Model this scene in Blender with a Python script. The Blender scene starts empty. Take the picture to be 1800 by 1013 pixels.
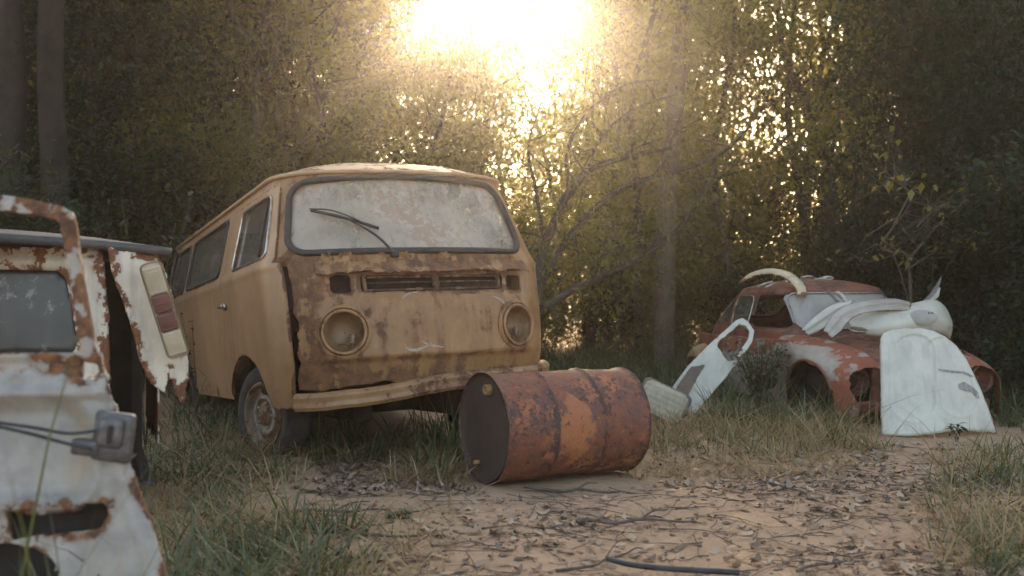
import bpy, bmesh, math, random
import numpy as np
from mathutils import Vector, Matrix, Euler
R = math.radians
rng = np.random.default_rng(7)
random.seed(7)
scene = bpy.context.scene
COL = scene.collection

# ------------------------------------------------------------------ camera, sky, sun, exposure
CAM_H = 0.95
FPX = 1700.0            # focal length in photo pixels (1800 wide)
YH = 525.0              # horizon row
cam_d = bpy.data.cameras.new('camera')
cam = bpy.data.objects.new('camera', cam_d)
COL.objects.link(cam)
cam.location = (0, 0, CAM_H)
cam.rotation_euler = (R(90), 0, 0)
cam_d.sensor_width = 36.0
cam_d.lens = 36.0 * FPX / 1800.0
cam_d.shift_y = (YH - 506.5) / 1800.0
cam_d.clip_start = 0.05
cam_d.clip_end = 2000
cam_d.dof.use_dof = True
cam_d.dof.focus_distance = 5.6
cam_d.dof.aperture_fstop = 2.4
scene.camera = cam

SUN_EL, SUN_AZ = R(18.4), R(-1.6)      # azimuth from +Y towards +X
world = bpy.data.worlds.new('World')
scene.world = world
world.use_nodes = True
wn = world.node_tree.nodes; wl = world.node_tree.links
wn.clear()
w_out = wn.new('ShaderNodeOutputWorld'); w_bg = wn.new('ShaderNodeBackground'); w_sky = wn.new('ShaderNodeTexSky')
w_sky.sky_type = 'NISHITA'; w_sky.sun_disc = False
w_sky.sun_elevation = SUN_EL; w_sky.sun_rotation = SUN_AZ
w_sky.air_density = 0.8; w_sky.dust_density = 4.0; w_sky.ozone_density = 0.3
w_bg.inputs['Strength'].default_value = 0.15
w_tint = wn.new('ShaderNodeVectorMath'); w_tint.operation = 'MULTIPLY'; w_tint.inputs[1].default_value = (1.08, 1.0, .86)
wl.new(w_sky.outputs['Color'], w_tint.inputs[0]); wl.new(w_tint.outputs[0], w_bg.inputs['Color']); wl.new(w_bg.outputs['Background'], w_out.inputs['Surface'])
sun_d = bpy.data.lights.new('sun', 'SUN'); sun = bpy.data.objects.new('sun', sun_d); COL.objects.link(sun)
sun_d.energy = 4.0; sun_d.angle = R(0.5); sun_d.color = (1.0, 0.80, 0.57)
sdir = Vector((math.sin(SUN_AZ) * math.cos(SUN_EL), math.cos(SUN_AZ) * math.cos(SUN_EL), math.sin(SUN_EL)))
sun.rotation_euler = sdir.to_track_quat('Z', 'Y').to_euler()
scene.view_settings.view_transform = 'Standard'
scene.view_settings.look = 'None'
scene.view_settings.exposure = 2.15
scene.view_settings.gamma = 1.0
scene.cycles.max_bounces = 8
scene.cycles.transparent_max_bounces = 12
scene.cycles.volume_bounces = 1

# ------------------------------------------------------------------ helpers
def link(name, me, parent=None):
    o = bpy.data.objects.new(name, me); COL.objects.link(o)
    if parent: o.parent = parent
    return o

def tag(o, label=None, cat=None, group=None, kind=None):
    if label: o['label'] = label
    if cat: o['category'] = cat
    if group: o['group'] = group
    if kind: o['kind'] = kind
    return o

def thing(name, label, cat, loc=(0, 0, 0), rot=(0, 0, 0), group=None):
    o = bpy.data.objects.new(name, None); COL.objects.link(o)
    o.empty_display_size = 0.1
    o.location = loc; o.rotation_euler = rot
    return tag(o, label, cat, group)

class MB:
    """collects vertices / faces of one mesh"""
    def __init__(s): s.v = []; s.f = []; s.n = 0; s.r = []
    def add(s, V, F, rust=None):
        V = np.asarray(V, float).reshape(-1, 3)
        s.v.append(V)
        s.r.append(np.zeros(len(V)) if rust is None else np.asarray(rust, float))
        s.f += [tuple(int(i) + s.n for i in f) for f in F]; s.n += len(V); return s
    def build(s, name, mat, parent=None, smooth=True, auto=None):
        V = np.concatenate(s.v); me = bpy.data.meshes.new(name)
        me.from_pydata(V.tolist(), [], s.f)
        me.materials.append(mat)
        rr = np.concatenate(s.r)
        at = me.attributes.new('rust', 'FLOAT', 'POINT'); at.data.foreach_set('value', rr.astype(np.float32))
        if smooth: me.polygons.foreach_set('use_smooth', [True] * len(me.polygons))
        me.update()
        o = link(name, me, parent)
        if auto:
            try: me.set_sharp_from_angle(angle=R(auto))
            except Exception: pass
        return o

def normals(V, F):
    N = np.zeros_like(V)
    for f in F:
        a, b, c = V[f[0]], V[f[1]], V[f[2]]
        n = np.cross(b - a, c - a)
        if len(f) == 4: n = n + np.cross(c - a, V[f[3]] - a)
        for i in f: N[i] += n
    l = np.linalg.norm(N, axis=1, keepdims=True); l[l == 0] = 1
    return N / l

def solidify(V, F, t, rust=None):
    V = np.asarray(V); N = normals(V, F); n = len(V)
    V2 = np.concatenate([V, V - N * t]); F2 = list(F) + [tuple(i + n for i in reversed(f)) for f in F]
    ed = {}
    for f in F:
        for i in range(len(f)):
            a, b = f[i], f[(i + 1) % len(f)]
            if (b, a) in ed: del ed[(b, a)]
            else: ed[(a, b)] = 1
    for a, b in ed: F2.append((b, a, a + n, b + n))
    r2 = None if rust is None else np.concatenate([rust, rust])
    return V2, F2, r2

def sheet(S, P, Q, keep=None, thick=0.0, rustw=0.0, rustf=None, flip=False):
    """grid surface S(p,q)->(n,3); keep(p,q)>0 is kept, vertices next to the cut are snapped on to it"""
    P = np.asarray(P, float); Q = np.asarray(Q, float)
    pp, qq = [a.ravel().copy() for a in np.meshgrid(P, Q, indexing='ij')]
    nq = len(Q); rust = np.zeros(len(pp)); ok = np.ones(len(pp), bool)
    if keep is not None:
        k = keep(pp, qq); ok = k > 0
        okg = ok.reshape(len(P), nq); near = np.zeros_like(okg)
        near[1:] |= okg[:-1]; near[:-1] |= okg[1:]; near[:, 1:] |= okg[:, :-1]; near[:, :-1] |= okg[:, 1:]
        n2 = near.copy(); n2[1:] |= near[:-1]; n2[:-1] |= near[1:]; n2[:, 1:] |= near[:, :-1]; n2[:, :-1] |= near[:, 1:]
        mv = (~ok) & n2.ravel()
        e = 1e-3; a, b = pp[mv], qq[mv]
        for _ in range(4):
            k0 = keep(a, b); gx = (keep(a + e, b) - keep(a - e, b)) / (2 * e); gy = (keep(a, b + e) - keep(a, b - e)) / (2 * e)
            g2 = np.maximum(gx * gx + gy * gy, .2)
            st = np.clip(-k0 / g2, -.05, .05)
            a = a + st * gx; b = b + st * gy
        pp[mv], qq[mv] = a, b
        kk = keep(pp, qq)
        if rustw: rust += np.clip(1 - np.maximum(kk, 0) / rustw, 0, 1)
    V = S(pp, qq)
    if rustf is not None: rust += rustf(pp, qq, V)
    F = []
    for i in range(len(P) - 1):
        for j in range(nq - 1):
            f = (i * nq + j, (i + 1) * nq + j, (i + 1) * nq + j + 1, i * nq + j + 1)
            if any(ok[x] for x in f): F.append(f[::-1] if flip else f)
    used = sorted({i for f in F for i in f}); mp = {u: i for i, u in enumerate(used)}
    V = V[used]; rust = rust[used]; F = [tuple(mp[i] for i in f) for f in F]
    if thick: V, F, rust = solidify(V, F, thick, rust)
    return V, F, rust

def tube(pts, rad, seg=8, caps=True):
    pts = np.asarray(pts, float); n = len(pts)
    rad = np.full(n, rad) if np.isscalar(rad) else np.asarray(rad, float)
    T = np.gradient(pts, axis=0); T /= np.maximum(np.linalg.norm(T, axis=1, keepdims=True), 1e-9)
    up = np.array([0, 0, 1.0]) if abs(T[0][2]) < .9 else np.array([1.0, 0, 0])
    V = []; a = np.linspace(0, 2 * np.pi, seg, endpoint=False); F = []
    x = np.cross(up, T[0]); x /= np.linalg.norm(x)
    for i in range(n):
        x = x - T[i] * x.dot(T[i]); x /= max(np.linalg.norm(x), 1e-9); y = np.cross(T[i], x)
        V.append(pts[i] + rad[i] * (np.cos(a)[:, None] * x + np.sin(a)[:, None] * y))
    for i in range(n - 1):
        for j in range(seg):
            k = (j + 1) % seg
            F.append((i * seg + j, i * seg + k, (i + 1) * seg + k, (i + 1) * seg + j))
    if caps: F.append(tuple(range(seg))[::-1]); F.append(tuple((n - 1) * seg + j for j in range(seg)))
    return np.concatenate(V), F

def spline(ctrl, n):
    c = np.asarray(ctrl, float); m = len(c)
    if m < 3: return np.array([c[0] + (c[-1] - c[0]) * t for t in np.linspace(0, 1, n)])
    out = []
    for t in np.linspace(0, m - 1 - 1e-9, n):
        i = int(t); f = t - i
        p0, p1, p2, p3 = c[max(i - 1, 0)], c[i], c[min(i + 1, m - 1)], c[min(i + 2, m - 1)]
        out.append(.5 * ((2 * p1) + (p2 - p0) * f + (2 * p0 - 5 * p1 + 4 * p2 - p3) * f * f + (3 * p1 - p0 - 3 * p2 + p3) * f ** 3))
    return np.array(out)

def lathe(prof, n=32, axis='z', caps=False):
    """prof: (r, h) pairs turned about the axis"""
    prof = np.asarray(prof, float); a = np.linspace(0, 2 * np.pi, n, endpoint=False); m = len(prof)
    V = np.zeros((m, n, 3)); V[:, :, 0] = prof[:, :1] * np.cos(a); V[:, :, 1] = prof[:, :1] * np.sin(a); V[:, :, 2] = prof[:, 1:2]
    F = [(i * n + j, i * n + (j + 1) % n, (i + 1) * n + (j + 1) % n, (i + 1) * n + j) for i in range(m - 1) for j in range(n)]
    if caps: F.append(tuple(range(n))[::-1]); F.append(tuple((m - 1) * n + j for j in range(n)))
    V = V.reshape(-1, 3)
    return V, F

def frame(V, origin, nrm, up=(0, 0, 1)):
    """put a shape whose axis is +z so that the axis looks along nrm"""
    z = np.asarray(nrm, float); z = z / np.linalg.norm(z); u = np.asarray(up, float)
    x = np.cross(u, z); x /= np.linalg.norm(x); y = np.cross(z, x)
    return np.asarray(origin) + V[:, :1] * x + V[:, 1:2] * y + V[:, 2:3] * z

def rbox(c, size, bev=.01, rot=None, seg=2):
    bm = bmesh.new(); bmesh.ops.create_cube(bm, size=1.0)
    for v in bm.verts: v.co = Vector((v.co.x * size[0], v.co.y * size[1], v.co.z * size[2]))
    if bev: bmesh.ops.bevel(bm, geom=bm.edges[:], offset=bev, segments=seg, profile=.5, affect='EDGES')
    M = Matrix.Translation(c) @ (Euler(rot).to_matrix().to_4x4() if rot else Matrix())
    bm.transform(M); bm.verts.index_update()
    V = np.array([v.co[:] for v in bm.verts]); F = [tuple(v.index for v in f.verts) for f in bm.faces]; bm.free()
    return V, F

def sd_rbox(x, y, hx, hy, r):
    qx = np.abs(x) - hx + r; qy = np.abs(y) - hy + r
    return np.hypot(np.maximum(qx, 0), np.maximum(qy, 0)) + np.minimum(np.maximum(qx, qy), 0) - r

def _h(i, seed): v = np.sin(i * 127.1 + seed * 311.7) * 43758.5453; return v - np.floor(v)
def rag(x, seed=0, amp=1.0, f=1.0):
    """fractal value noise along a line, for torn and rusted edges"""
    x = np.asarray(x, float) * f; out = np.zeros_like(x); a_ = .55; fr_ = 7.0
    for k in range(5):
        t = x * fr_ + seed * 3.71 + k * 17.3; i = np.floor(t); u = t - i; u = u * u * (3 - 2 * u)
        out = out + a_ * 2 * ((_h(i, seed + k) * (1 - u) + _h(i + 1, seed + k) * u) - .5); a_ *= .62; fr_ *= 2.3
    return amp * out

def at_ground(px, py):
    Y = CAM_H * FPX / (py - YH); return ((px - 900) / FPX * Y, Y, 0.0)
def at(px, py, Y):
    return ((px - 900) / FPX * Y, Y, CAM_H + (YH - py) / FPX * Y)

def smooth01(x, a, b):
    t = np.clip((np.asarray(x, float) - a) / (b - a), 0, 1); return t * t * (3 - 2 * t)

# ------------------------------------------------------------------ materials
def new_mat(name):
    m = bpy.data.materials.new(name); m.use_nodes = True
    nt = m.node_tree; nt.nodes.clear()
    o = nt.nodes.new('ShaderNodeOutputMaterial'); b = nt.nodes.new('ShaderNodeBsdfPrincipled')
    nt.links.new(b.outputs[0], o.inputs['Surface'])
    return m, nt, b, o
def N(nt, t, **kw):
    n = nt.nodes.new(t)
    for k, v in kw.items(): setattr(n, k, v)
    return n
def noise(nt, scale, detail=6, rough=.6, stretch=None, off=0):
    tc = N(nt, 'ShaderNodeTexCoord'); mp = N(nt, 'ShaderNodeMapping')
    mp.inputs['Location'].default_value = (off, off * 1.7, off * .6)
    if stretch: mp.inputs['Scale'].default_value = stretch
    nt.links.new(tc.outputs['Object'], mp.inputs['Vector'])
    n = N(nt, 'ShaderNodeTexNoise'); n.inputs['Scale'].default_value = scale; n.inputs['Detail'].default_value = detail; n.inputs['Roughness'].default_value = rough
    nt.links.new(mp.outputs[0], n.inputs['Vector']); return n.outputs['Fac']
def val(nt, op, a, b, clamp=False):
    n = N(nt, 'ShaderNodeMath', operation=op); n.use_clamp = clamp
    for i, x in enumerate((a, b)):
        if isinstance(x, (int, float)): n.inputs[i].default_value = x
        else: nt.links.new(x, n.inputs[i])
    return n.outputs[0]
def ramp(nt, x, a, b, lo=0., hi=1.):
    n = N(nt, 'ShaderNodeMapRange', interpolation_type='SMOOTHSTEP')
    nt.links.new(x, n.inputs['Value']); n.inputs['From Min'].default_value = a; n.inputs['From Max'].default_value = b
    n.inputs['To Min'].default_value = lo; n.inputs['To Max'].default_value = hi; return n.outputs[0]
def mixc(nt, f, a, b):
    n = N(nt, 'ShaderNodeMix', data_type='RGBA')
    if isinstance(f, (int, float)): n.inputs['Factor'].default_value = f
    else: nt.links.new(f, n.inputs['Factor'])
    for k, x in (('A', a), ('B', b)):
        s = [i for i in n.inputs if i.name == k and i.type == 'RGBA'][0]
        if isinstance(x, tuple): s.default_value = (*x, 1)
        else: nt.links.new(x, s)
    return [o for o in n.outputs if o.type == 'RGBA'][0]
def bump(nt, b, h, strength=.3, dist=.01):
    n = N(nt, 'ShaderNodeBump'); n.inputs['Strength'].default_value = strength; n.inputs['Distance'].default_value = dist
    nt.links.new(h, n.inputs['Height']); nt.links.new(n.outputs[0], b.inputs['Normal'])

def rusty(name, p1, p2, r1, r2, th=.62, scale=3.0, streak=.3, rough=.45, attrw=.45, soft=.06, dirt=None, dirt_amt=0.0, off=0.0, fine=.2):
    m, nt, b, o = new_mat(name)
    n1 = noise(nt, scale, 8, .65, off=off); n2 = noise(nt, scale * 7, 6, .7, off=off + 3); st = noise(nt, 1.0, 5, .6, stretch=(13, 13, 1.3), off=off + 1)
    at_ = N(nt, 'ShaderNodeAttribute', attribute_name='rust').outputs['Fac']
    at_ = val(nt, 'MULTIPLY', at_, ramp(nt, noise(nt, scale * 1.6 + 3, 5, .65, off=off + 7), .38, .62, .1, 1.5))
    s = val(nt, 'ADD', val(nt, 'MULTIPLY', n1, 1 - streak - fine), val(nt, 'MULTIPLY', n2, fine))
    s = val(nt, 'ADD', s, val(nt, 'MULTIPLY', st, streak)); s = val(nt, 'ADD', s, val(nt, 'MULTIPLY', at_, attrw))
    mask = ramp(nt, s, th, th + soft)
    halo = ramp(nt, s, th - .1, th + .02)
    pc = mixc(nt, ramp(nt, noise(nt, scale * 1.7, 6, .6, off=off + 9), .35, .65), p1, p2)
    if dirt: pc = mixc(nt, val(nt, 'MULTIPLY', ramp(nt, st, .45, .7), dirt_amt), pc, dirt)
    rc = mixc(nt, ramp(nt, noise(nt, scale * 5, 8, .75, off=off + 5), .38, .62), r1, r2)
    pc = mixc(nt, val(nt, 'MULTIPLY', halo, .55), pc, tuple(.5 * (x + y) for x, y in zip(p2, r2)))
    nt.links.new(mixc(nt, mask, pc, rc), b.inputs['Base Color'])
    nt.links.new(ramp(nt, mask, 0, 1, rough, .85), b.inputs['Roughness'])
    h = val(nt, 'ADD', val(nt, 'MULTIPLY', mask, val(nt, 'SUBTRACT', noise(nt, scale * 22, 5, .7, off=off + 2), .9)), val(nt, 'MULTIPLY', n2, .25))
    bump(nt, b, h, .5, .006)
    return m

def plain(name, c1, c2=None, rough=.6, metal=0., scale=8, bmp=0., spec=.5):
    m, nt, b, o = new_mat(name)
    if c2: nt.links.new(mixc(nt, ramp(nt, noise(nt, scale, 7, .65), .35, .65), c1, c2), b.inputs['Base Color'])
    else: b.inputs['Base Color'].default_value = (*c1, 1)
    b.inputs['Roughness'].default_value = rough; b.inputs['Metallic'].default_value = metal
    b.inputs['Specular IOR Level'].default_value = spec
    if bmp: bump(nt, b, noise(nt, scale * 3, 6, .7), bmp, .01)
    return m

def glass_dirty(name, dust, rustc, clear=.15, spots=.6, rough=.12, streak=.5, runs=False):
    """grimy car glass: clear glass partly covered by dust, with stains"""
    m, nt, b, o = new_mat(name)
    n1 = noise(nt, 2.2, 8, .7); st = noise(nt, 1.0, 5, .6, stretch=(16, 16, .9), off=4); n2 = noise(nt, 26, 6, .75, off=2)
    big = noise(nt, 2.6, 3, .5, off=11)
    dustc = mixc(nt, ramp(nt, st, .35, .7), dust, tuple(x * .72 for x in dust))
    sp = ramp(nt, val(nt, 'ADD', val(nt, 'MULTIPLY', n2, .45), val(nt, 'MULTIPLY', big, .55)), spots, spots + .06)
    if runs:   # brown dirt runs that start at the top seal
        sx = N(nt, 'ShaderNodeSeparateXYZ'); tcx = N(nt, 'ShaderNodeTexCoord'); nt.links.new(tcx.outputs['Object'], sx.inputs[0])
        rn = val(nt, 'MULTIPLY', ramp(nt, noise(nt, 1.0, 6, .65, stretch=(22, 22, .5), off=14), .42, .62), ramp(nt, sx.outputs['Z'], 1.36, 1.66))
        dustc = mixc(nt, val(nt, 'MULTIPLY', rn, .65), dustc, (.30, .20, .12))
    nt.links.new(mixc(nt, val(nt, 'MULTIPLY', sp, .72), dustc, rustc), b.inputs['Base Color'])
    b.inputs['Roughness'].default_value = rough
    b.inputs['Specular IOR Level'].default_value = .9
    tr = N(nt, 'ShaderNodeBsdfTransparent'); mx = N(nt, 'ShaderNodeMixShader')
    f = val(nt, 'ADD', 1 - clear, val(nt, 'MULTIPLY', val(nt, 'SUBTRACT', st, .5), streak), True)
    f = val(nt, 'ADD', f, val(nt, 'MULTIPLY', val(nt, 'SUBTRACT', big, .52), 1.3), True)
    f = val(nt, 'MAXIMUM', f, sp)
    nt.links.new(f, mx.inputs['Fac']); nt.links.new(tr.outputs[0], mx.inputs[1]); nt.links.new(b.outputs[0], mx.inputs[2])
    nt.links.new(mx.outputs[0], o.inputs['Surface'])
    return m

RUST1, RUST2 = (.10, .040, .018), (.20, .085, .032)
M = {}
M['van'] = rusty('tan_paint', (.42, .245, .125), (.35, .20, .10), (.13, .062, .035), (.23, .115, .06), th=.66, scale=2.2, streak=.3, dirt=(.27, .165, .095), dirt_amt=.6)
M['van_front'] = rusty('weathered_front_paint', (.395, .215, .086), (.28, .145, .056), (.11, .052, .028), (.215, .103, .045), th=.50, scale=2.6, streak=.42, soft=.10, attrw=.3, dirt=(.24, .13, .065), dirt_amt=.6, off=2.3, fine=.24)
M['bumper'] = rusty('bumper_paint', (.40, .235, .11), (.31, .175, .075), (.085, .04, .025), (.19, .09, .045), th=.50, scale=5, streak=.1, fine=.3)
M['grille'] = rusty('rusty_grille', (.20, .12, .065), (.15, .09, .05), (.06, .03, .02), (.13, .06, .035), th=.5, scale=9, streak=0)
M['roof'] = rusty('roof_paint', (.45, .30, .165), (.38, .235, .125), (.14, .065, .04), (.22, .11, .06), th=.60, scale=4, streak=.1)
M['rubber'] = plain('black_rubber', (.02, .02, .02), (.05, .04, .03), .6, scale=12)
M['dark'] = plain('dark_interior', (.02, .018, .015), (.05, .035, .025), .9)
M['windscreen'] = glass_dirty('grimy_windscreen', (.64, .54, .41), (.27, .165, .10), clear=.40, spots=.525, rough=.12, streak=.9, runs=True)
M['side_glass'] = glass_dirty('grimy_side_glass', (.20, .18, .15), (.12, .09, .06), clear=.38, spots=.58, rough=.08)
M['wreck_glass'] = glass_dirty('dark_grimy_glass', (.055, .052, .048), (.16, .15, .13), clear=.55, spots=.56, rough=.3)
M['chrome'] = plain('dull_chrome', (.55, .52, .48), (.35, .28, .2), .3, .9, 20)
M['tyre'] = plain('weathered_tyre', (.035, .035, .035), (.07, .062, .052), .85, scale=14, bmp=.2)
M['rim'] = rusty('wheel_rim', (.30, .24, .17), (.20, .15, .10), RUST1, RUST2, th=.5, scale=9, streak=0)
M['hub'] = rusty('wheel_hub', (.36, .34, .31), (.24, .22, .2), RUST1, RUST2, th=.55, scale=14, streak=0)

M['scrape'] = plain('bare_scrape', (.42, .36, .30), (.30, .22, .17), .6, .1, 40)
# ------------------------------------------------------------------ rusty van (local frame: x across, y backwards, z up)
van = thing('rusty_van', 'rusty tan passenger van with grimy windscreen and hollow headlights, sunk in the grass', 'van', (-.37, 5.4, .03), (R(-3.5), R(-1.5), R(27)))
DV, NV, WR, ENDB = .45, 2.4, .85, 4.25
_th = np.linspace(0, np.pi / 2, 400)
_u = WR * np.sin(_th) ** (2 / NV); _b = DV * (1 - np.cos(_th) ** (2 / NV))
_arc = np.concatenate([[0], np.cumsum(np.hypot(np.diff(_u), np.diff(_b)))])
PF = _arc[-1]
def vW(z): return np.interp(z, [.3, .45, .7, 1.0, 1.11, 1.14, 1.17, 1.2, 1.68], [.80, .83, .85, .86, .868, .876, .866, .848, .74])
def vB0(z):
    zs = [.3, .45, .6, .8, 1.05, 1.2, 1.45, 1.68, 1.8]
    return np.interp(z, zs, [.10, .06, .02, .03, .07, .11, .22, .33, .42])
def vsurf(p, z, off=0.0):
    p = np.asarray(p, float); z = np.asarray(z, float)
    a = np.abs(p); th = np.interp(np.minimum(a, PF), _arc, _th); W = vW(z) + off
    b0 = vB0(z) - off
    raised = .026 * smooth01(z, .592, .612) * (1 - smooth01(a, .62, .78)) * (1 - smooth01(z, .9, 1.0))
    b0 = b0 - raised
    u = W * np.sin(th) ** (2 / NV); b = b0 + DV * (1 - np.cos(th) ** (2 / NV)) + np.maximum(a - PF, 0)
    rr = np.clip((b - 4.55) / .3, 0, 1); u = u * (1 - .12 * rr ** 2)
    return np.stack([np.sign(p) * u, b, z], -1)
def p_of_u(u, z):
    pp = np.linspace(-PF, PF, 2001); x = vsurf(pp, np.full(2001, z))[:, 0]; return float(np.interp(u, x, pp))
def p_of_b(b, z):
    return -(PF + b - float(vB0(z)) - DV)
def vnorm(p, z):
    e = .005; a = vsurf([p + e], [z])[0] - vsurf([p - e], [z])[0]; c = vsurf([p], [z + e])[0] - vsurf([p], [z - e])[0]
    n = np.cross(a, c); return n / np.linalg.norm(n)
# openings
WS_Z0, WS_Z1 = 1.205, 1.662
def ws_sd(p, z, grow=0):
    v = vsurf(p, z); s = vW(z) / vW(1.2); x = (v[:, 0] + .045) / s; zc = (WS_Z0 + WS_Z1) / 2
    bow = .025 * (x / .7) ** 2
    return sd_rbox(x, z - zc + bow * (z > zc), .715 + grow, (WS_Z1 - WS_Z0) / 2 + grow, .10)
HLP = [p_of_u(-.53, .757), p_of_u(.53, .757)]
VENTS = [(-.525, 1.022, .055, .052), (.545, 1.012, .055, .045), (.024, 1.018, .44, .047)]
VP = [(p_of_u(a, b), b, c if i < 2 else p_of_u(.44, b), d) for i, (a, b, c, d) in enumerate(VENTS)]
P_EDGE = p_of_u(-.765, .8)
def b_side(p, z): return vB0(z) + DV + (np.abs(p) - PF)
ARCH_B, ARCH_Z, ARCH_RB, ARCH_RZ = 1.13, .25, .58, .40
def arch_sd(p, z):
    x = (b_side(p, z) - ARCH_B) / ARCH_RB; y = (z - ARCH_Z) / ARCH_RZ; r = np.hypot(x, y)
    return (r - 1) * .42
DOOR_R = 1.70
def front_keep(p, z):
    k = ws_sd(p, z)
    for pc, zc, hx, hz in VP: k = np.minimum(k, sd_rbox(p - pc + rag(z, 2, .004), z - zc + rag(p, 3, .004), hx, hz, .012))
    for pc in HLP: k = np.minimum(k, np.hypot(p - pc, z - .757) - .110)
    k = np.minimum(k, (z - .447 - .014 * rag(p, 1) - .035 * np.exp(-((p + .35) / .12) ** 2)) * np.ones_like(p))
    left = p - (P_EDGE + .03 * rag(z, 5) + .022)
    k = np.minimum(k, np.where(z < 1.14, left, np.minimum(p - (P_EDGE - .16), .5)))
    return k
front_rust_crease_shade = lambda p, z, V: .8 * np.exp(-((z - 1.13) / .05) ** 2) * (p < .6) + .35 * np.exp(-((z - .47) / .05) ** 2) - .5 * smooth01(p, .5, .72) + .30 * smooth01(-p, .15, .6) * (z < 1.12) + .12 * (z < .6) + .35 * np.exp(-((z - .602) / .012) ** 2) - .2 * np.exp(-((p - .25) / .14) ** 2) * (z > .62) * (z < .95)  # rust amounts; the narrow term at the crease paints its dark shading line
P_R = PF + .02
V_, F_, r_ = sheet(vsurf, np.arange(P_EDGE - .2, P_R + .01, .0135), np.arange(.36, 1.7001, .0135), front_keep, .004, .02, front_rust_crease_shade)
body_front = MB().add(V_, F_, r_).build('front_panel', M['van_front'], van)
# sides
def in_door(p, z):      # positive inside the door opening
    bf = p - (P_EDGE - .04); br = -(p - p_of_b(DOOR_R, 1.0)) * -1
    b = b_side(p, z)
    d1 = np.minimum(-(p - (P_EDGE - .005)), DOOR_R - b)
    d2 = np.minimum(z - .0, 1.62 - z)
    return np.minimum(d1, d2)
SW = [(1.92, 3.42), (3.60, 4.55)]
def side_keep(p, z):
    b = b_side(p, z); k = -in_door(p, z)
    for a, c in SW: k = np.minimum(k, sd_rbox(b - (a + c) / 2, z - 1.415, (c - a) / 2, .20, .06))
    k = np.minimum(k, arch_sd(p, z)); x = np.hypot((b - 3.60) / .42, (z - .25) / .38); return np.minimum(k, (x - 1) * .4)
pl = np.concatenate([np.arange(-(PF + 4.4), -(PF + 1.35), .06), np.arange(-(PF + 1.35), P_EDGE - .05, .02)])
s1 = sheet(vsurf, pl, np.arange(.36, 1.7001, .02), side_keep, .004, .03, lambda p, z, V: .25 * np.exp(-((z - .4) / .08) ** 2))
def rside_keep(p, z):
    b = b_side(p, z); k = np.full_like(b, .5)
    for a, c in SW + [(.62, 1.42)]: k = np.minimum(k, sd_rbox(b - (a + c) / 2, z - 1.415, (c - a) / 2, .20, .06))
    x = np.hypot((b - .95) / .42, (z - .25) / .39); return np.minimum(k, (x - 1) * .4)
s2 = sheet(vsurf, np.arange(P_R, PF + 4.4, .05), np.arange(.36, 1.7001, .03), rside_keep, .004, .03)
mb = MB(); mb.add(*s1); mb.add(*s2)
zz = np.linspace(.36, 1.7, 12); ex = vsurf(np.full(12, PF + 4.4), zz)
bv = np.concatenate([ex, ex * [-1, 1, 1]]); mb.add(bv, [(i, i + 1, i + 13, i + 12) for i in range(11)])
mb.build('side_panels', M['van'], van, auto=40)
# roof
def roofS(p, s):
    g = vsurf(p, np.full_like(p, 1.70)); c = np.stack([0 * p, np.clip(g[:, 1], .95, 4.4), 0 * p], -1)
    out = g + (c - g) * s[:, None]; out[:, 2] = 1.70 + .135 * (1 - (1 - s) ** 2.3) ** .9; return out
mb = MB(); mb.add(*sheet(roofS, np.concatenate([np.arange(-(PF + 4.4), -PF, .12), np.arange(-PF, PF, .04), np.arange(PF, PF + 4.41, .12)]), np.linspace(0, 1, 16), None, .0, rustf=lambda p, s, V: .35 * np.exp(-(s / .05) ** 2) + .2 * (np.abs(p) < PF)))
rf = mb.build('roof', M['roof'], van)
gp = np.linspace(-(PF + 4.38), PF + 4.38, 200)
MB().add(*tube(vsurf(gp, np.full(200, 1.697), .010), .013, 6)).build('rain_gutter', M['roof'], rf)
# door
def door_keep(p, z):
    b = b_side(p, z)
    k = np.minimum(-(p - (P_EDGE - .022)) + .01 * rag(z, 8, .35) * (z < .7), DOOR_R - .008 - b)
    k = np.minimum(k, np.minimum(z - .35, 1.63 - z))
    lim = -.885
    up = np.minimum(-(p - (lim + .0)), k) ; k = np.where(z > 1.16, np.minimum(k, up), k)
    k = np.minimum(k, arch_sd(p, z) - .006)
    k = np.minimum(k, win_sd(p, z))
    return k
def win_sd(p, z, g=0):
    t = (z - 1.395) / .19; front = -.965 + .012 * t; rear = -1.815 + .105 * t
    c = (front + rear) / 2; h = (front - rear) / 2
    return sd_rbox((p - c) * .44 / h, z - 1.395, .44 + g, .19 + g, .05)
V_, F_, r_ = sheet(lambda p, z: vsurf(p, z, .012), np.arange(p_of_b(DOOR_R, 1.0) - .16, P_EDGE + .02, .015), np.arange(.335, 1.651, .0135), door_keep, .022, .012,
                   lambda p, z, V: .35 * np.exp(-((z - .42) / .06) ** 2) * (V[:, 1] < .8) + .2 * np.exp(-((z - 1.14) / .02) ** 2))
door = MB().add(V_, F_, r_).build('cab_door', M['van'], van, auto=50)
tag(door, 'plain tan cab door with less rust than the front')
def contour(sd, cx, cy, n=120, S=vsurf, off=.012, lo=0, hi=1.2):
    out = []
    for t in np.linspace(0, 2 * np.pi, n):
        a, b = 0., hi
        for _ in range(26):
            m_ = (a + b) / 2
            if sd(np.array([cx + m_ * np.cos(t)]), np.array([cy + m_ * np.sin(t)]))[0] > 0: b = m_
            else: a = m_
        out.append((cx + a * np.cos(t), cy + a * np.sin(t)))
    o = np.array(out); return S(o[:, 0], o[:, 1], off)
MB().add(*tube(contour(win_sd, -1.40, 1.395, off=.014), .009, 6)).build('window_trim', M['chrome'], door)
gl = sheet(lambda p, z: vsurf(p, z, -.002), np.arange(-1.95, -.92, .025), np.arange(1.16, 1.64, .025), lambda p, z: -win_sd(p, z, .01), .003)
MB().add(*gl).build('window_glass', M['side_glass'], door)
bar = vsurf(np.array([-1.16, -1.03]), np.array([1.205, 1.585]), .006)
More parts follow.
